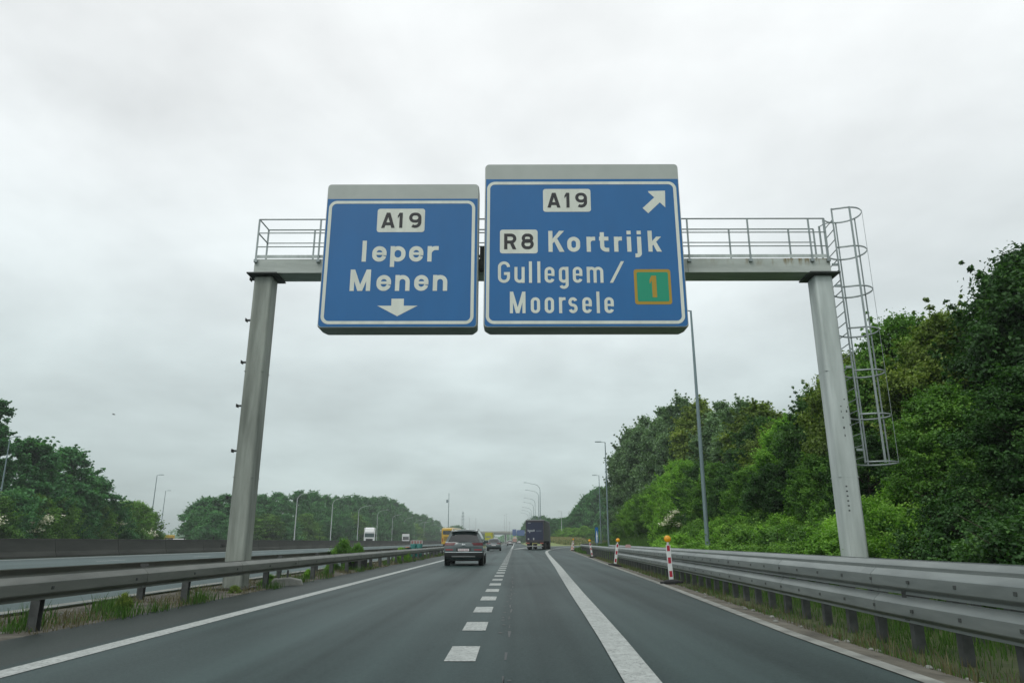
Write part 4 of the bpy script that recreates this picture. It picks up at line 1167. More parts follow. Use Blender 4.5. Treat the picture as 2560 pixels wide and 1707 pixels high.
MB().box(-1.15, 1.15, .02, .12, .40, .56).build('underrun_bar', mat('underrun_grey', (.28, .29, .29), .5), t, bevel=.02)
for k in range(3):
    for s_ in (-1, 1): wheel(t, s_ * 1.03, 2.6 + 1.31 * k, .50, .40)
b = MB()
for s_ in (-1, 1): b.box(s_ * 1.03 - .22, s_ * 1.03 + .22, 1.75, 1.78, .25, .95)
b.build('mud_flap', M_RUBBER, t)
cab = MB().box(-1.2, 1.2, 13.9, 16.1, .8, 3.6).build('cab', mat('cab_navy', (.02, .03, .08), .4), t, bevel=.12)
MB().prism([(-1.1, 3.6), (1.1, 3.6), (1.0, 3.95), (-1.0, 3.95)], 13.95, 15.0).build('roof_deflector', mat('cab_navy', (.02, .03, .08), .4), t, bevel=.05)
for s_ in (-1, 1):
    wheel(t, s_ * 1.05, 15.2, .50, .32); wheel(t, s_ * 1.0, 12.2, .50, .45)

# ---- yellow coach on the left carriageway
YP = mat('coach_yellow', (.55, .33, .012), .3, coat=.6, var=.05, vscale=1)
def coach(label, loc, rz):
    t = thing('coach', label, 'bus', loc, rz)
    MB().box(-1.27, 1.27, 0, 12, .45, 3.55).build('body', YP, t, bevel=.16, seg=4)
    MB().box(-1.16, 1.16, .6, 11.6, 3.5, 3.72).build('roof', mat('coach_cream', (.62, .56, .36), .4), t, bevel=.1)
    b = MB().prism(rrect(-1.0, 1.0, 2.35, 3.1, .12), -.012, -.002); b.build('rear_window', M_GLASS, t)
    b = MB()
    for k in range(4): b.box(-.8, .8, -.02, -.002, 1.15 + .22 * k, 1.25 + .22 * k)
    b.build('engine_grille', mat('grille_dark', (.06, .045, .01), .6), t)
    for s_ in (-1, 1):
        MB().box(s_ * 1.04 - .10, s_ * 1.04 + .10, -.02, -.002, .95, 1.65).build('tail_light', mat('coach_lamp', (.33, .05, .03), .3), t, bevel=.02)
        MB().box(min(s_ * 1.272, s_ * 1.28), max(s_ * 1.272, s_ * 1.28), .6, 11.4, 2.1, 3.1).build('side_window', M_GLASS, t)
        for yy in (2.7, 9.6): wheel(t, s_ * 1.08, yy, .5, .32)
        MB().tube([(s_ * 1.15, 11.9, 3.2), (s_ * 1.5, 12.2, 3.0)], .04, 6).box(s_ * 1.5 - .1, s_ * 1.5 + .1, 12.1, 12.3, 2.4, 3.0).build('mirror', M_TRIM, t)
    MB().box(-1.2, 1.2, -.04, .0, .5, .8).build('rear_bumper', YP, t, bevel=.02)
    MB().box(-.28, .28, -.05, -.041, .85, .97).build('number_plate', mat('plate_white', (.62, .60, .60), .5), t)
    return t
coach('yellow coach seen from behind on the left carriageway, beyond the SUV', (-13.75, 149, .12), rad(-3.5))

# ---- yellow box lorry farther on
LIME = mat('lime_yellow_panel', (.42, .42, .015), .45, var=.06, vscale=1)
t = thing('lorry', 'distant bright yellow box lorry with a grey band, seen from behind left of the bridge', 'lorry', (-8.9, 245, .03), rz=rad(-1.5))
MB().box(-1.24, 1.24, 0, 8, 1.1, 4.0).build('cargo_box', LIME, t, bevel=.04)
MB().box(-.95, .75, -.012, -.002, 2.35, 2.80).build('grey_band', mat('band_grey', (.20, .23, .20), .5), t)
MB().box(1.0, 1.22, -.012, -.002, 3.35, 3.75).build('corner_lamp', mat('corner_orange', (.40, .13, .02), .5), t)
MB().box(-.45, .45, .3, 9.5, .6, 1.08).box(-1.2, 1.2, -.02, .1, .7, .95).build('chassis', M_TRIM, t)
MB().box(-1.15, 1.15, 8.2, 10.0, .7, 3.1).build('cab', mat('cab_white', (.6, .62, .62), .4), t, bevel=.1)
for s_ in (-1, 1):
    for yy in (1.8, 9.0): wheel(t, s_ * 1.0, yy, .48, .35)

# ---- oncoming lorries and vans beyond the barrier
WP = mat('white_cab_paint', (.70, .72, .71), .35, coat=.5, var=.03, vscale=1)
def tractor(label, loc, rz, body=True, trailer=WP):
    """flat-fronted lorry, its face at y=0 looking towards -y"""
    t = thing('lorry', label, 'lorry', loc, rz)
    b = MB(); b.prism([(-1.24, .45), (1.24, .45), (1.24, 2.5), (1.16, 3.05), (-1.16, 3.05), (-1.24, 2.5)], .0, 2.1)
    b.build('cab', WP, t, bevel=.10, seg=3)
    b = MB().add([(-1.05, .35, 3.05), (1.05, .35, 3.05), (1.05, 2.0, 3.05), (-1.05, 2.0, 3.05), (-.95, .75, 3.75), (.95, .75, 3.75), (1.0, 2.0, 3.95), (-1.0, 2.0, 3.95)], [(0, 3, 2, 1), (4, 5, 6, 7), (0, 1, 5, 4), (1, 2, 6, 5), (2, 3, 7, 6), (3, 0, 4, 7)])
    b.build('roof_deflector', WP, t, bevel=.05)
    MB().prism(rrect(-1.08, 1.08, 1.75, 2.62, .1), -.03, -.012).build('windscreen', mat('tinted_screen', (.05, .085, .085), .12, spec=.8), t)
    MB().prism(rrect(-.80, .80, .95, 1.40, .08), -.03, -.012).build('grille', M_TRIM, t)
    MB().box(-1.2, 1.2, -.05, .05, .40, .80).build('front_bumper', WP, t, bevel=.03)
    for s_ in (-1, 1):
        MB().box(s_ * .98 - .18, s_ * .98 + .18, -.065, -.052, .52, .70).build('headlight', mat('lamp_glass', (.6, .62, .62), .15), t)
        MB().box(s_ * 1.40 - .10, s_ * 1.40 + .10, .15, .30, 1.75, 2.45).tube([(s_ * 1.2, .25, 2.4), (s_ * 1.42, .22, 2.4)], .03, 6).build('mirror', M_TRIM, t, bevel=.02)
        MB().box(min(s_ * 1.242, s_ * 1.25), max(s_ * 1.242, s_ * 1.25), .45, 1.3, 1.75, 2.55).build('side_window', M_GLASS, t)
        wheel(t, s_ * 1.03, 1.3, .5, .32); wheel(t, s_ * 1.0, 5.0, .5, .5)
        for k in range(3): wheel(t, s_ * 1.03, 10.5 + 1.3 * k, .5, .36)
    MB().box(-.45, .45, 1.0, 15.5, .7, 1.05).build('chassis', M_TRIM, t)
    if body: MB().box(-1.27, 1.27, 2.7, 16.2, 1.1, 3.9).build('trailer', trailer, t, bevel=.04)
    return t
tractor('white oncoming lorry with a tall cab facing us beyond the barrier', (-33.9, 170, .33), rad(10.6))
tractor('small white lorry on the road in the gap between the left woods', (-83, 192, -.25), rad(22), trailer=mat('grey_trailer', (.38, .39, .39), .5))
def van(label, loc, rz, m=WP, H=2.9, Wd=1.0, L=6.5, cat='van', name='van'):
    """boxy van, its face at y=0 looking towards -y"""
    t = thing(name, label, cat, loc, rz)
    MB().box(-Wd, Wd, .9, L, .35, H).build('body', m, t, bevel=.10, seg=3)
    b = MB().add([(-Wd, .0, .35), (Wd, .0, .35), (Wd, 1.2, .35), (-Wd, 1.2, .35), (-Wd * .95, .05, 1.1), (Wd * .95, .05, 1.1), (Wd * .88, 1.15, H * .8), (-Wd * .88, 1.15, H * .8)], [(0, 3, 2, 1), (4, 5, 6, 7), (0, 1, 5, 4), (1, 2, 6, 5), (2, 3, 7, 6), (3, 0, 4, 7)])
    b.build('hood', m, t, bevel=.04)
    MB().add([(-Wd * .86, .10, 1.16), (Wd * .86, .10, 1.16), (Wd * .80, 1.02, H * .76), (-Wd * .80, 1.02, H * .76)], [(0, 1, 2, 3)]).build('windscreen', M_GLASS, t, loc=(0, -.06, .03))
    MB().box(-Wd * .6, Wd * .6, -.03, -.005, .55, .85).build('grille', M_TRIM, t)
    for s_ in (-1, 1):
        MB().box(s_ * Wd * .78 - .12, s_ * Wd * .78 + .12, -.03, -.005, .8, 1.0).build('headlight', mat('lamp_glass', (.6, .62, .62), .15), t)
        for yy in (.85, L - 1.2): wheel(t, s_ * (Wd - .12), yy, .34, .22)
        MB().box(s_ * (Wd + .14) - .08, s_ * (Wd + .14) + .08, .95, 1.05, 1.3, 1.65).build('mirror', M_TRIM, t)
    return t
van('white oncoming camper van in front of the wood right of the tall white lorry', (-33.5, 224, .33), rad(8.4), H=3.0, Wd=1.12)
van('white car half hidden behind the barrier in the gap between the left woods', (-60.5, 131, .1), rad(18), H=1.5, Wd=.88, L=4.2, cat='car', name='white_car')
o_ = van('yellow and red recovery van beside the barrier at the left gap', (-71.0, 150, .1), rad(24), m=mat('recovery_yellow', (.50, .33, .05), .45), H=2.3, Wd=.95, L=4.8, cat='van', name='recovery_van')
MB().box(-.97, .97, 1.2, 4.3, .36, 1.35).build('red_flank', mat('recovery_red', (.42, .07, .04), .45), o_, bevel=.03)
van('distant white van under the bridge behind the grey hatchback', (-9.4, 345, .03), rad(0), H=2.9, Wd=1.05)
# work lorry with red and white stripes in the distance
t = thing('works_lorry', 'distant works lorry with red and white warning panels beside the far white car', 'lorry', (-.25, 400, .004))
MB().box(-1.2, 1.2, .1, 7, .9, 3.4).build('body', mat('works_white', (.55, .52, .48), .5), t, bevel=.05)
b = MB()
for k in range(5): b.prism([(-1.15 + .46 * k, 1.0), (-.92 + .46 * k, 1.0), (-.80 + .46 * k, 2.6), (-1.03 + .46 * k, 2.6)], -.02, .09)
b.build('warning_panel', mat('works_red', (.45, .10, .05), .5), t)
MB().box(-.3, .3, .2, .6, 3.4, 3.8).build('beacon_lamp', M_AMBER, t)
MB().box(-1.0, 1.0, .3, 8.6, .5, .88).build('chassis', M_TRIM, t)
for s_ in (-1, 1):
    for yy in (1.6, 6.6): wheel(t, s_ * 1.0, yy, .45, .3)

# ------------------------------------------------------------------ far bridge and far gantry signs
t = thing('overpass', 'low concrete road bridge crossing the motorway in the far distance', 'bridge', (0, 520, 0))
CB = mat('bridge_concrete', (.19, .20, .19), .85, var=.12, vscale=.2)
MB().box(-75, 45, 0, 11, 5.9, 7.3).build('deck', CB, t, bevel=.05)
MB().box(-75, 45, -.25, -.003, 6.9, 8.1).box(-75, 45, 11.003, 11.25, 6.9, 8.1).build('parapet', mat('bridge_parapet', (.34, .345, .31), .8, var=.1, vscale=.3), t)
for x in (-24.2, -6.9, 8.0):
    MB().box(x - .5, x + .5, 3, 8, -.5, 5.9).build('pier', CB, t, bevel=.1)
MB().add([(-75, -2, 0), (-46, -2, 0), (-60, -2, 6.5), (-75, -2, 6.5), (-75, 13, 0), (-46, 13, 0), (-60, 13, 6.5), (-75, 13, 6.5)], [(0, 1, 2, 3), (7, 6, 5, 4), (0, 4, 5, 1), (1, 5, 6, 2), (2, 6, 7, 3), (3, 7, 4, 0)]).build('abutment', CB, t)
t = thing('far_sign_gantry', 'distant blue direction panels above the road in front of the bridge', 'road sign', (1.6, 430, 0))
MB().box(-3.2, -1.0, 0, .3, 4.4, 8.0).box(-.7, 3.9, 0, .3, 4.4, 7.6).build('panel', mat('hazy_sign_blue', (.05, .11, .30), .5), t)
MB().box(-4.4, -4.1, .4, .8, -.5, 7.0).box(5.6, 5.9, .4, .8, -.5, 7.0).build('post', M_LAMPP, t)
MB().box(-4.4, 5.9, .35, .75, 5.9, 6.4).build('beam', M_LAMPP, t)

# ------------------------------------------------------------------ vegetation
def unit(v): return v / np.maximum(np.linalg.norm(v, axis=1, keepdims=True), 1e-6)
def leaf_quads(c, outw, size, rs, up=.45, rand=.9, ratio=.62):
    n = len(c)
    nm = unit(outw * .6 + np.array([0, 0, up]) + rs.normal(0, rand * .6, (n, 3)))
    a = unit(np.cross(nm, rs.normal(0, 1, (n, 3))))
    b = np.cross(nm, a)
    l = size * rs.uniform(.65, 1.3, (n, 1)); w = l * ratio
    p0 = c - a * l * .5 - nm * l * .10; p2 = c + a * l * .5 - nm * l * .14
    p1 = c + b * w * .5 + nm * l * .06; p3 = c - b * w * .5 + nm * l * .06
    v = np.stack([p0, p1, p2, p3], 1).reshape(-1, 3)
    return v, np.arange(4 * n).reshape(n, 4)
PROFILE = {
    'round': [(0, .45), (.08, .72), (.25, .97), (.45, 1.0), (.65, .90), (.82, .66), (.93, .40), (1, .10)],
    'dome': [(0, 1.0), (.2, 1.0), (.45, .88), (.7, .66), (.88, .40), (1, .12)],
    'column': [(0, .5), (.1, .85), (.3, 1.0), (.55, .92), (.75, .72), (.9, .42), (1, .06)],
    'tall': [(0, .55), (.1, .85), (.35, 1.0), (.6, .92), (.78, .72), (.9, .46), (1, .10)],
}
def crown_mesh(name, seed, R, H, base, clumps, per, leaf, shape, sprays=14):
    rs = np.random.RandomState(seed)
    pf = PROFILE[shape]; ph = [p[0] for p in pf]; pr = [p[1] for p in pf]
    # fewer, bigger boughs first; leaf clumps sit on them so the outline swells and breaks
    nb = max(9, clumps // 9)
    bh = rs.uniform(.02, .97, nb); ba = rs.uniform(0, 2 * np.pi, nb); brad = rs.uniform(.62, 1.04, nb)
    bt = rs.normal(0, .16, nb)
    C = []; T = []; Q = []
    for k in range(clumps):
        if rs.rand() < .58:
            i = rs.randint(nb); h = np.clip(bh[i] + rs.normal(0, .05), 0, 1); a = ba[i] + rs.normal(0, .30); f = brad[i] * rs.uniform(.72, 1.05); t = bt[i]
        else:
            h = rs.uniform(0, 1); a = rs.uniform(0, 2 * np.pi); f = rs.uniform(.35, 1.0); t = rs.normal(0, .1) - .03
        r = np.interp(h, ph, pr) * R * f
        C.append((r * np.cos(a), r * np.sin(a), base + h * (H - base))); T.append(t + rs.normal(0, .09)); Q.append(rs.uniform(.08, .25) * R * (1 if shape != 'dome' else 1.1))
    for k in range(sprays):       # twigs standing out of the outline
        h = rs.uniform(.3, 1.0); a = rs.uniform(0, 2 * np.pi); r = np.interp(h, ph, pr) * R * .95
        dv = np.array([np.cos(a) * rs.uniform(.3, 1), np.sin(a) * rs.uniform(.3, 1), rs.uniform(.1, 1.3)]); dv /= np.linalg.norm(dv); ln = rs.uniform(.05, .13) * R; q0 = rs.uniform(.055, .095) * R; tt = rs.normal(.05, .1)
        for s_ in range(4):
            C.append((r * np.cos(a) + dv[0] * ln * s_, r * np.sin(a) + dv[1] * ln * s_, base + h * (H - base) + dv[2] * ln * s_)); T.append(tt); Q.append(q0 * (1 - .2 * s_))
    C = np.array(C); T = np.array(T); Q = np.array(Q)
    w = Q ** 1.5; cnt = np.maximum(6, (w / w.sum() * per * len(C)).astype(int))
    idx = np.repeat(np.arange(len(C)), cnt)
    n = len(idx)
    d = unit(rs.normal(0, 1, (n, 3))) * np.minimum(np.abs(rs.normal(.62, .33, (n, 1))), 1.5)
    pos = C[idx] + d * Q[idx][:, None] * np.array([1.0, 1.0, .72])
    ctr = np.array([0, 0, base + (H - base) * .4])
    outw = unit(unit(pos - ctr) * .7 + d)
    pos[:, 2] = np.maximum(pos[:, 2], .03)
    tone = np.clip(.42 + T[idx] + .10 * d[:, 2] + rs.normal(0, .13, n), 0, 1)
    v, q = leaf_quads(pos, outw, leaf, rs)
    return v, q, tone
def trunk_mesh(b, seed, R, H, base, r0):
    rr = random.Random(seed)
    top = H * .82
    b.tube([(0, 0, -.6), (0, 0, H * .15), (rr.uniform(-.1, .1) * R, rr.uniform(-.1, .1) * R, H * .45), (rr.uniform(-.15, .15) * R, rr.uniform(-.15, .15) * R, top)], [r0 * 1.25, r0, r0 * .6, r0 * .12], 8)
    for k in range(7):
        a = rr.uniform(0, 6.28); z = H * rr.uniform(.18, .62); l = R * rr.uniform(.5, .8)
        b.tube([(0, 0, z), (math.cos(a) * l * .5, math.sin(a) * l * .5, z + l * .35), (math.cos(a) * l, math.sin(a) * l, z + l * .8)], [r0 * .45, r0 * .28, r0 * .07], 6)
PROTO = {}
def proto(key, seed, R, H, base, clumps, per, leaf, shape, r0, sprays=14):
    v, q, tone = crown_mesh(key, seed, R, H, base, clumps, per, leaf, shape, sprays)
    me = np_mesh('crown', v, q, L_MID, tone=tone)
    b = MB(); trunk_mesh(b, seed, R, H, base, r0); tk = b.build('trunk', M_BARK)
    PROTO[key] = (me.data, tk.data, R, H)
    bpy.data.objects.remove(me); bpy.data.objects.remove(tk)
proto('near0', 11, 2.6, 7.0, .3, 360, 170, .125, 'round', .13, 50)
proto('near1', 12, 2.6, 7.0, .2, 360, 170, .125, 'tall', .13, 50)
proto('near2', 13, 2.6, 7.0, .2, 360, 170, .125, 'round', .12, 50)
proto('mid0', 21, 3.4, 12.0, .6, 320, 110, .24, 'tall', .2, 40)
proto('mid1', 22, 3.4, 12.0, .5, 320, 110, .24, 'round', .2, 40)
proto('mid2', 23, 3.4, 12.0, .5, 320, 110, .24, 'tall', .2, 40)
proto('far0', 31, 5.0, 14.0, .5, 260, 75, .45, 'round', .25, 26)
proto('far1', 32, 5.0, 14.0, .5, 260, 75, .45, 'tall', .25, 26)
proto('far2', 33, 5.0, 14.0, .5, 260, 75, .45, 'round', .25, 26)
proto('column', 41, 2.6, 16.0, .5, 240, 90, .32, 'column', .25, 20)
proto('bush0', 51, 1.5, 1.7, .05, 140, 95, .085, 'dome', .04, 22)
proto('bush1', 52, 1.5, 1.7, .05, 140, 95, .085, 'dome', .04, 22)
proto('shrub0', 61, 3.6, 7.0, .2, 260, 90, .24, 'dome', .10, 24)
proto('shrub1', 62, 3.6, 7.0, .2, 260, 90, .24, 'dome', .10, 24)
def plant(key, name, label, cat, x, y, H, R, m, group=None, rz=None, rr=random.Random(9), lean=0.0, dz=0.0):
    cm_, tm_, R0, H0 = PROTO[key]
    t = thing(name, label, cat, (x, y, gz(x, y) - .05 + dz), rr.uniform(0, 6.28) if rz is None else rz, group)
    sc = (R / R0, R / R0 * rr.uniform(.92, 1.08), H / H0)
    t.rotation_euler.x = lean
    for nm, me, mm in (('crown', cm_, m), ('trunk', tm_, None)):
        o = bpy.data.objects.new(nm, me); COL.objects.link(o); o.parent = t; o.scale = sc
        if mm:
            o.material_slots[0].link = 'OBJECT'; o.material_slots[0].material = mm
    return t
def blossom(t, pts, n, s, seed, r=.02):
    """flat cream flower heads sitting on a shrub"""
    rs = np.random.RandomState(seed); c = []; ow = []
    for p, rad_ in pts:
        k = n
        d = rs.normal(0, 1, (k, 3)) * np.array([rad_, rad_, rad_ * .45])
        c.append(np.array(p) + d); ow.append(np.tile([0, -.4, .8], (k, 1)))
    v, q = leaf_quads(np.vstack(c), np.vstack(ow), s, rs, up=.9, rand=.4, ratio=.95)
    o = np_mesh('blossom', v, q, M_BLOSSOM, t)
    return o

RW = 'trees of the right-hand roadside wood'
D, Mi, Li, Ol, Gr, Fa = L_DARK, L_MID, L_LIGHT, L_OLIVE, L_GREY, L_FAR
# the wood on the right bank: (x, y, height, radius, leaves, prototype, label)
right = [
 (16.5, 14.5, 7.6, 3.0, D, 'near0', 'dark tree just past the right edge, nearest of the right-hand wood'),
 (14.8, 19.2, 7.0, 2.4, D, 'near1', 'tall dark ragged-topped tree at the very right edge'),
 (17.5, 20.5, 7.4, 3.0, Mi, 'near2', 'dark tree standing behind the tall one at the right edge'),
 (14.3, 22.4, 6.3, 2.3, Ol, 'near2', 'olive dense tree second in from the right edge'),
 (14.2, 25.2, 7.1, 2.2, Mi, 'near0', 'mid green tree with an oak-like crown right of the caged ladder'),
 (13.4, 27.6, 6.5, 2.1, Ol, 'near1', 'olive tree seen through the lower hoops of the caged ladder'),
 (13.2, 30.8, 5.8, 1.9, D, 'near2', 'dark tree directly behind the right gantry post'),
 (13.6, 34.5, 5.3, 2.1, Li, 'near0', 'light green loose-topped tree at the left side of the right gantry post'),
 (14.6, 39.5, 5.5, 2.4, Ol, 'near1', 'olive round tree left of the right gantry post'),
 (15.6, 44.5, 6.4, 2.7, D, 'near2', 'dark green tree below the dip in the skyline of the right wood'),
 (17.6, 50.5, 8.3, 3.0, Ol, 'mid0', 'olive tree right of the nearest tall street lamp'),
 (18.6, 56.8, 9.7, 3.0, Gr, 'mid1', 'grey-green pointed-topped tree right of the nearest tall street lamp'),
 (18.8, 64.0, 11.0, 3.1, Gr, 'mid2', 'grey-green tree behind the nearest tall street lamp'),
 (18.6, 71.0, 12.4, 3.2, Ol, 'mid0', 'yellowish olive tree left of the nearest tall street lamp'),
 (18.6, 78.5, 14.2, 3.4, Gr, 'mid1', 'tallest silvery grey-green tree of the right-hand wood'),
 (18.4, 87.0, 14.6, 3.6, Gr, 'mid2', 'tall silvery tree just left of the tallest one in the right-hand wood'),
 (18.0, 96.0, 15.0, 3.6, Gr, 'mid0', 'silvery tree sloping down to the left end of the right-hand wood'),
 (17.4, 105.0, 15.2, 3.6, Gr, 'mid1', 'dark silvery tree at the steep left shoulder of the right-hand wood'),
 (17.2, 114.0, 14.0, 3.3, Gr, 'mid1', 'silvery tree right behind the second straight street lamp'),
 (18.8, 124.0, 6.5, 2.8, Fa, 'mid0', 'dark green tree between the second and third straight street lamps'),
 (20.4, 136.0, 6.4, 3.0, Fa, 'mid1', 'dark green tree behind the most distant straight street lamp'),
]
for x, y, H, R, m, k, lb in right:
    plant(k, 'roadside_tree', lb, 'tree', x, y, H, R, m, RW)
# a second rank behind fills the wood
rr = random.Random(21)
for i in range(15):
    y = 26 + i * 6.6; x = Redge(y) + 16.5 + rr.uniform(-.8, .8)
    H = float(np.interp(y, [20, 35, 45, 60, 80, 95, 125], [6.4, 4.6, 5.5, 8.2, 11.5, 11, 7]))
    plant(rr.choice(['mid0', 'mid1', 'mid2']), 'roadside_tree', 'dark rear-rank tree glimpsed in gaps between the right-hand trees', 'tree', x, y, H, 2.9, rr.choice([D, Mi, D]), 'rear rank of the right-hand wood')
# shorter leafy trees and bushes in front of them
front = [
 (11.6, 15.5, 3.6, 1.7, D, 'near1', 'dark leafy thicket low at the right edge below the tall tree'),
 (12.0, 19.5, 3.9, 1.7, Mi, 'near0', 'mid green leafy thicket right of the ladder cage, above the brambles'),
 (11.4, 23.0, 3.3, 1.5, D, 'near2', 'shaded thicket low behind the bottom of the ladder cage'),
 (11.6, 27.0, 3.2, 1.5, Mi, 'near1', 'mid green thicket just right of the right gantry post foot'),
 (11.3, 31.5, 3.4, 1.5, D, 'near0', 'dark narrow thicket left of the right gantry post'),
 (11.9, 36.0, 3.6, 1.6, Mi, 'near2', 'mid green sapling thicket with an upright leader, left of the gantry post'),
 (12.4, 41.0, 4.1, 1.8, D, 'near1', 'dark thicket between the near street lamp and the gantry post'),
 (13.0, 46.5, 4.6, 2.0, Mi, 'near0', 'dark leafy tree right of the near street lamp, at bank height'),
 (13.8, 52.5, 5.2, 2.2, D, 'near2', 'dense green tree behind the near street lamp at mid height'),
 (14.2, 58.5, 5.8, 2.3, Li, 'near1', 'bright green maple-like tree just left of the near street lamp'),
 (14.8, 65.0, 6.4, 2.5, Li, 'near0', 'bright fresh green tree in front of the olive ones left of the near lamp'),
 (15.0, 72.5, 5.6, 2.5, Li, 'near2', 'bright green rounded tree low in front of the tallest silvery one'),
 (15.2, 80.0, 5.2, 2.5, Mi, 'near1', 'mid green bushy tree above the elder blossom'),
 (15.6, 88.5, 5.0, 2.6, Li, 'near0', 'light green bushy tree in front of the silvery trees, right of the second lamp'),
 (16.0, 97.0, 4.6, 2.6, Mi, 'near2', 'mid green bushy tree beside the second straight street lamp'),
 (16.4, 106.5, 4.2, 2.5, Mi, 'shrub0', 'low rounded shrub left of the second straight street lamp'),
 (17.4, 118.0, 4.0, 2.6, Mi, 'shrub1', 'low rounded shrub beside the third straight street lamp'),
]
for x, y, H, R, m, k, lb in front:
    plant(k, 'leafy_thicket', lb, 'tree', x, y, H, R, m, 'thickets in front of the right-hand wood')
rr = random.Random(33)
i = 0
for y0 in np.arange(9.0, 72, 1.75):
    for lane in range(2):
        y = y0 + rr.uniform(-.5, .5); x = Redge(y) + (4.4, 6.5)[lane] + rr.uniform(-.45, .45)
        if abs(y - 17.85) < 1.2 and x < 9.6: continue
        if abs(y - 33.3) < 1.0 and x < 9.7: x += 1.0
        if lane == 0 and (y > 44): continue
        if lane == 1 and y > 47: continue
        if y < 19 and x / y < .53 + 1.3 / y: continue
        H = rr.uniform(1.1, 1.75) * (1.0 if lane else .78); R = rr.uniform(1.15, 1.6)
        where = 'right of the right gantry post' if y < 17.5 else ('between the right gantry post and the near street lamp' if y < 33 else 'left of the near street lamp')
        plant(rr.choice(['bush0', 'bush1']), 'bramble_bush', f'leafy bramble bush on the bank, {where}', 'bush', x, y, H, R, rr.choice([Mi, D, D] if y < 19 else [Mi, Li, Mi, Li]), f'bramble bushes {where}', rr=rr)
# flowering elder on the bank
t = plant('bush0', 'elder_bush', 'elder bush with cream flower heads on the bank left of the near street lamp', 'bush', 11.9, 55.5, 3.1, 1.7, Li, rz=0.0)
blossom(t, [((-.9 + .3 * k, -1.5 + .1 * (k % 3), 1.6 + .30 * (k % 4)), .17) for k in range(8)], 80, .11, 3)

# woods on the left beyond the carriageways
LB = 'trees at the far left'
tall_left = [
 (-60.9, 82.5, 16.7, 2.8, Fa, 'column', 'dark upright poplar cut by the left edge of the picture'),
 (-60.5, 88, 12.8, 5.2, Fa, 'far0', 'big dark rounded tree behind the far left street lamp'),
 (-60.5, 95.5, 12.6, 4.8, Fa, 'far1', 'dark crown with a ragged top, right half of the big far left tree group'),
 (-59.5, 102, 9.4, 4.0, Fa, 'far2', 'dark tree stepping down on the right of the big far left group'),
 (-68, 83, 10.5, 4.5, Fa, 'far1', 'dark tree between the poplar and the big rounded far left tree'),
]
for x, y, H, R, m, k, lb in tall_left: plant(k, 'broadleaf_tree', lb, 'tree', x, y, H, R, m, LB)
i = 0
rr = random.Random(5)
hl = []
for (x, y, H) in [(-56.6, 77, 6.3), (-57.2, 81.5, 6.6), (-57.2, 86, 6.4), (-57.6, 90.5, 6.6), (-58, 95.5, 6.2), (-58.4, 100.5, 6.2), (-59, 106, 6.3), (-60.5, 112, 7.0), (-62, 118.5, 7.4), (-64.0, 125, 6.6)]:
    t = plant(rr.choice(['shrub0', 'shrub1']), 'hawthorn_shrub', f'{ORD[i]} from left of the big green shrubs behind the barrier, far left', 'shrub', x, y, H * .93, 3.7, rr.choice([Mi, Fa, Mi]), 'big shrubs at the far left', rr=rr, rz=0.0)
    hl.append(t); i += 1
for k, n in ((0, 7), (2, 6), (6, 5), (7, 8), (8, 8), (9, 7)):
    rb_ = random.Random(k)
    blossom(hl[k], [((2.0 + q_ * .83, -3.05 + q_ * .55, zz_), .36) for q_, zz_ in [(rb_.uniform(-1.8, 1.8), rb_.uniform(1.7, 3.6)) for _ in range(n)]], 60, .26, k)
back = [(-85, 194, 10.4), (-77.5, 182, 11.2), (-73, 181, 11.8), (-71.5, 190, 12.0), (-70, 199, 12.8), (-68.5, 209, 14.0), (-66, 220, 15.2), (-65, 231, 15.8), (-64, 243, 15.4), (-63.5, 256, 15.6), (-63, 270, 16.6), (-63, 285, 17.8), (-63, 302, 18.0), (-63, 322, 19.2), (-63, 345, 20.6), (-63, 370, 20.8), (-62.5, 395, 19.8), (-62, 425, 16.8), (-62, 455, 16.8), (-62, 490, 17.6), (-61.5, 525, 16.6), (-61, 560, 15.8)]
for i, (x, y, H) in enumerate(back):
    plant(['far0', 'far1', 'far2'][i % 3], 'broadleaf_tree', f'{ORD[i]} from left of tall trees in the wood behind the pale arched lamps', 'tree', x, y, H, 5.2 if y < 300 else 7.0, Fa, 'tall trees of the left wood')
i = 0
rr = random.Random(8)
for (x, y, H) in [(-71, 172, 7.4), (-67, 181, 7.6), (-65, 191, 7.6), (-63.5, 201, 7.8), (-61, 212, 8.2), (-59.5, 223, 8.5), (-59, 235, 8.6), (-58.5, 248, 9.5), (-58, 263, 10.4), (-58, 280, 9.4), (-58, 300, 10.2), (-58, 322, 11), (-58, 348, 11.5), (-58, 380, 11.5), (-58, 420, 10.5), (-58, 465, 10.5), (-58, 520, 10.5)]:
    plant(rr.choice(['shrub0', 'shrub1', 'far2']), 'edge_tree', f'{ORD[i]} from left of the lower light green trees edging the left wood', 'tree', x, y, H, 5.0 if y < 300 else 7, rr.choice([Mi, Fa, Fa]), 'lower edge trees of the left wood', rr=rr); i += 1
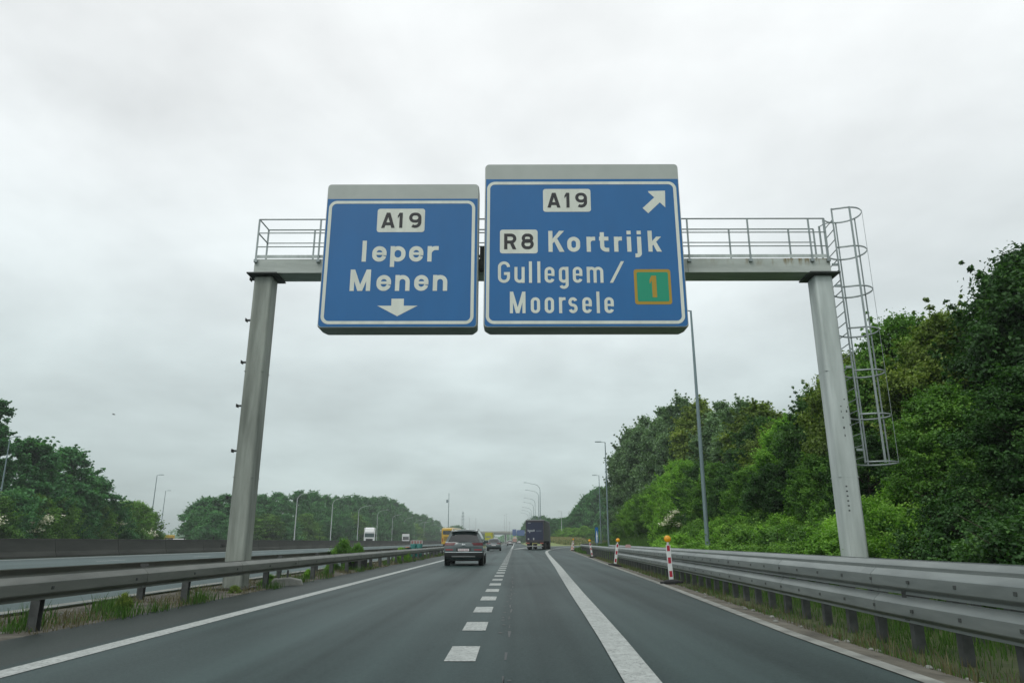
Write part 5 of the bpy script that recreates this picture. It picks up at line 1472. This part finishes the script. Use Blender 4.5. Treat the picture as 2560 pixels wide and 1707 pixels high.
# far trees round the bridge and behind the exit road
i = 0
for (px, y, H, R) in [(1118, 600, 11, 8), (1130, 620, 13, 8), (1143, 640, 14, 8), (1155, 640, 11, 8), (1172, 700, 11, 10), (1186, 700, 10, 10), (1200, 720, 9.5, 10), (1214, 720, 9.0, 10)]:
    x = (px - 1288) / 1833 * y
    plant(['far0', 'far2'][i % 2], 'distant_tree', f'{ORD[i]} from left of the small hazy trees left of the far bridge', 'tree', x, y, H, R, Fa, 'hazy trees left of the bridge'); i += 1
i = 0
for (px, y, H, R, m) in [(1308, 470, 9, 4, Fa), (1322, 440, 12, 5, Fa), (1340, 420, 13, 5, Fa), (1356, 400, 12.5, 5, Fa), (1372, 340, 9.5, 4.5, Fa), (1386, 300, 8.2, 4.2, Fa), (1398, 280, 7.4, 4, Fa), (1410, 275, 7.6, 4, Fa), (1422, 268, 7.8, 4, Fa), (1434, 262, 8.6, 4, Fa), (1446, 256, 10.2, 4.2, Fa), (1458, 250, 12.2, 4.4, Fa), (1471, 246, 14.0, 4.6, Fa), (1486, 243, 15.5, 4.8, Fa), (1503, 240, 16.5, 5, Fa), (1522, 240, 17.5, 5.4, Fa)]:
    x = (px - 1288) / 1833 * y
    plant(['far0', 'far1', 'far2'][i % 3], 'distant_tree', f'{ORD[i]} from left of the trees behind the grassy bank right of the lorry', 'tree', x, y, H, R, m, 'trees behind the exit road bank'); i += 1
i = 0
for (px, y, H) in [(1404, 250, 3.2), (1420, 245, 3.6), (1440, 240, 3.4), (1462, 236, 4.0), (1482, 234, 3.6)]:
    x = (px - 1288) / 1833 * y
    plant('shrub0', 'meadow_shrub', f'{ORD[i]} from left of low shrubs on the grassy bank right of the lorry', 'shrub', x, y, H, 3.4, Li, 'low shrubs on the grassy bank'); i += 1
# green fringe closing the horizon (reads as one mass)
rs = np.random.RandomState(77)
n = 26000
fx = rs.uniform(-900, 900, n); fy = 800 + 150 * rs.uniform(0, 1, n) + 60 * np.sin(fx / 90)
fz = rs.uniform(0, 1, n) ** 1.2 * (8.5 + 3.5 * np.sin(fx / 37) + 2.5 * np.sin(fx / 13 + 1))
c = np.stack([fx, fy, fz], 1)
v, q = leaf_quads(c, np.tile([0, -.6, .4], (n, 1)), 5.0, rs)
o = np_mesh('distant_woodland', v, q, Fa, tone=np.clip(.3 + .02 * fz + rs.normal(0, .12, n), 0, 1)); tag(o, 'hazy low line of far-off woodland closing the horizon behind the bridge', 'woodland', kind='stuff')

# grasses and weeds
def blades(name, P, h, w, m, seed, lean=.35, label=None, cat='grass'):
    rs = np.random.RandomState(seed); n = len(P)
    a = rs.uniform(0, 2 * np.pi, n); dx = np.stack([np.cos(a), np.sin(a), np.zeros(n)], 1)
    b = rs.uniform(0, 2 * np.pi, n); ln = np.stack([np.cos(b), np.sin(b), np.zeros(n)], 1) * (h * lean * rs.uniform(.2, 1.2, n))[:, None]
    up = np.zeros((n, 3)); up[:, 2] = h
    W_ = dx * (w * .5)[:, None]
    p0 = P - W_; p1 = P + W_; p2 = P + up + ln + W_ * .12; p3 = P + up + ln - W_ * .12
    mid0 = P + up * .55 + ln * .3 - W_ * .8; mid1 = P + up * .55 + ln * .3 + W_ * .8
    v = np.stack([p0, p1, mid1, mid0, p2, p3], 1).reshape(-1, 3)
    k = np.arange(n)[:, None] * 6
    q = np.concatenate([k + np.array([[0, 1, 2, 3]]), k + np.array([[3, 2, 4, 5]])], 0)
    tone = np.clip(rs.normal(.45, .2, n), 0, 1)
    o = np_mesh(name, v, q, m, tone=np.concatenate([tone, tone]))
    tag(o, label, cat, kind='stuff'); return o
GZ = np.vectorize(gz)
def field(n, y0, y1, d0, d1, seed, bias=1.6):
    rs = np.random.RandomState(seed)
    y = y0 + (y1 - y0) * rs.uniform(0, 1, n) ** bias; d = rs.uniform(d0, d1, n)
    x = np.interp(y, RE[:, 0], RE[:, 1]) + d
    keep = np.sin(x * 2.3 + 1.1 * np.sin(y * .7)) + np.sin(y * 1.3 + 2.1 * np.sin(x * 1.7)) + rs.normal(0, .9, n) > -.5
    x, y = x[keep], y[keep]
    return np.stack([x, y, GZ(x, y) - .01], 1), rs
P, rs = field(80000, 3, 70, .75, 4.6, 1)
blades('verge_grass', P, rs.uniform(.35, 1.0, len(P)) * np.interp(P[:, 0] - np.interp(P[:, 1], RE[:, 0], RE[:, 1]), [.85, 1.5, 2.2, 4.5], [.07, .11, .2, .5]), rs.uniform(.006, .013, len(P)), L_GRASS, 2, label='green grass growing under and behind the right guard rails')
P, rs = field(5000, 3, 60, .5, 1.6, 3)
blades('dry_grass', P, rs.uniform(.05, .22, len(P)), rs.uniform(.006, .012, len(P)), L_STRAW, 4, label='dry straw-coloured grass along the right kerb under the rail')
P, rs = field(26000, 36, 120, 2.6, 7.5, 5, 1.3)
blades('tall_grass', P, rs.uniform(.35, .85, len(P)), rs.uniform(.02, .05, len(P)), L_GRASS, 6, .3, label='tall fresh green grass on the bank behind the rail left of the near lamp')
P, rs = field(14000, 80, 190, .6, 4, 7, 1.2)
blades('far_verge_grass', P, rs.uniform(.15, .4, len(P)), rs.uniform(.04, .09, len(P)), L_GRASS, 8, label='grass along the bend of the exit road')
rs = np.random.RandomState(15); n = 40000
x = rs.uniform(8, 40, n); y = rs.uniform(205, 275, n); z = GZ(x, y); k = z > .15
P = np.stack([x[k], y[k], z[k] - .02], 1)
blades('meadow_grass', P, rs.uniform(.3, .7, len(P)), rs.uniform(.12, .25, len(P)), L_DRY, 9, label='pale straw-green meadow grass on the bank beyond the exit road')
P2 = P[rs.uniform(0, 1, len(P)) < .45] ; P2 = P2[P2[:, 2] < 1.1]
blades('bank_foot_grass', P2, rs.uniform(.3, .7, len(P2)), rs.uniform(.15, .3, len(P2)), L_GRASS, 10, label='greener grass at the foot of the bank beyond the exit road')
# tufts on the median strip under the left rail
rs = np.random.RandomState(44); pts = []; hs = []
for k in range(105):
    cy = 6 + 70 * rs.uniform(0, 1) ** 1.4; cx = rs.uniform(-7.0, -5.75) if rs.rand() < .7 else rs.uniform(-6.2, -5.9); m_ = rs.randint(25, 120); big = rs.uniform(.05, .30)
    pts.append(np.stack([cx + rs.normal(0, .11, m_), cy + rs.normal(0, .22, m_), np.full(m_, -.01)], 1)); hs.append(big * rs.uniform(.4, 1.2, m_))
P = np.vstack(pts); h = np.concatenate(hs); P[:, 0] = np.minimum(P[:, 0], -5.72)
blades('median_grass', P, h, rs.uniform(.007, .016, len(P)), L_GRASS, 11, .45, label='green weed tufts on the median under the left guard rail')
n = 22000
y = 5 + 60 * rs.uniform(0, 1, n) ** 1.4; x = rs.uniform(-7.5, -5.8, n); k = np.sin(y * 1.9 + np.sin(x * 5)) + rs.normal(0, .6, n) > .2
P = np.stack([x[k], y[k], np.full(k.sum(), -.005)], 1)
blades('median_dry_grass', P, rs.uniform(.03, .16, len(P)), rs.uniform(.006, .014, len(P)), L_STRAW, 12, .8, label='dry brown grass litter on the median under the left guard rail')
i = 0
for (x, y, H, R, m) in [(-6.5, 12.4, .30, .16, Ol), (-6.25, 16.6, .2, .15, Ol), (-6.5, 19.6, .3, .2, Mi), (-6.4, 22.9, .3, .2, Li), (-6.6, 26.2, .36, .22, Mi), (-6.35, 41.2, .75, .5, Li), (-6.6, 44.0, .6, .45, Mi)]:
    plant(rr.choice(['bush0', 'bush1']), 'roadside_weed', f'{ORD[i]} leafy green weed from the left under the left guard rail', 'weed', x, y, H, R, m, 'leafy weeds on the median', rr=rr); i += 1
plant('bush1', 'median_shrub', 'wild shrub growing up over the left guard rail above the black cabinet', 'shrub', -7.0, 29.8, 1.12, .62, Mi)
plant('bush0', 'median_shrub', 'smaller twiggy shrub right of the one growing over the left guard rail', 'shrub', -7.05, 32.8, 1.0, .45, Mi)
# stones and litter on the median and along the kerb
rr = random.Random(12); b = MB()
for k in range(160):
    if k < 90: x, y, z = rr.uniform(-7.4, -5.8), 5 + 40 * rr.random() ** 1.5, 0
    else:
        y = 4 + 40 * rr.random() ** 1.5; x = Redge(y) + rr.uniform(.3, 1.1); z = gz(x, y)
    r = rr.uniform(.012, .045)
    b.lathe([(r * .5, -r * .2), (r, r * .1), (r * .7, r * .55), (0, r * .7)], (x, y, z), n=6)
o = b.build('gravel', M_KERB, smooth=0); tag(o, 'loose pale stones scattered on the verges', 'gravel', kind='stuff')

# ------------------------------------------------------------------ damp air: far trees fade a little
hm = bpy.data.materials.new('damp_air'); hm.use_nodes = True
ht = hm.node_tree
for n in list(ht.nodes):
    if n.type != 'OUTPUT_MATERIAL': ht.nodes.remove(n)
hv = ht.nodes.new('ShaderNodeVolumePrincipled')
hv.inputs['Color'].default_value = (0.80, 0.88, 0.87, 1)
hv.inputs['Density'].default_value = 0.00055
hv.inputs['Anisotropy'].default_value = 0.2
ht.links.new(hv.outputs[0], [n for n in ht.nodes if n.type == 'OUTPUT_MATERIAL'][0].inputs['Volume'])
hb_ = MB().box(-3050, 3050, -430, 3050, -2.5, 46).build('haze', hm, smooth=0)
tag(hb_, kind='stuff')
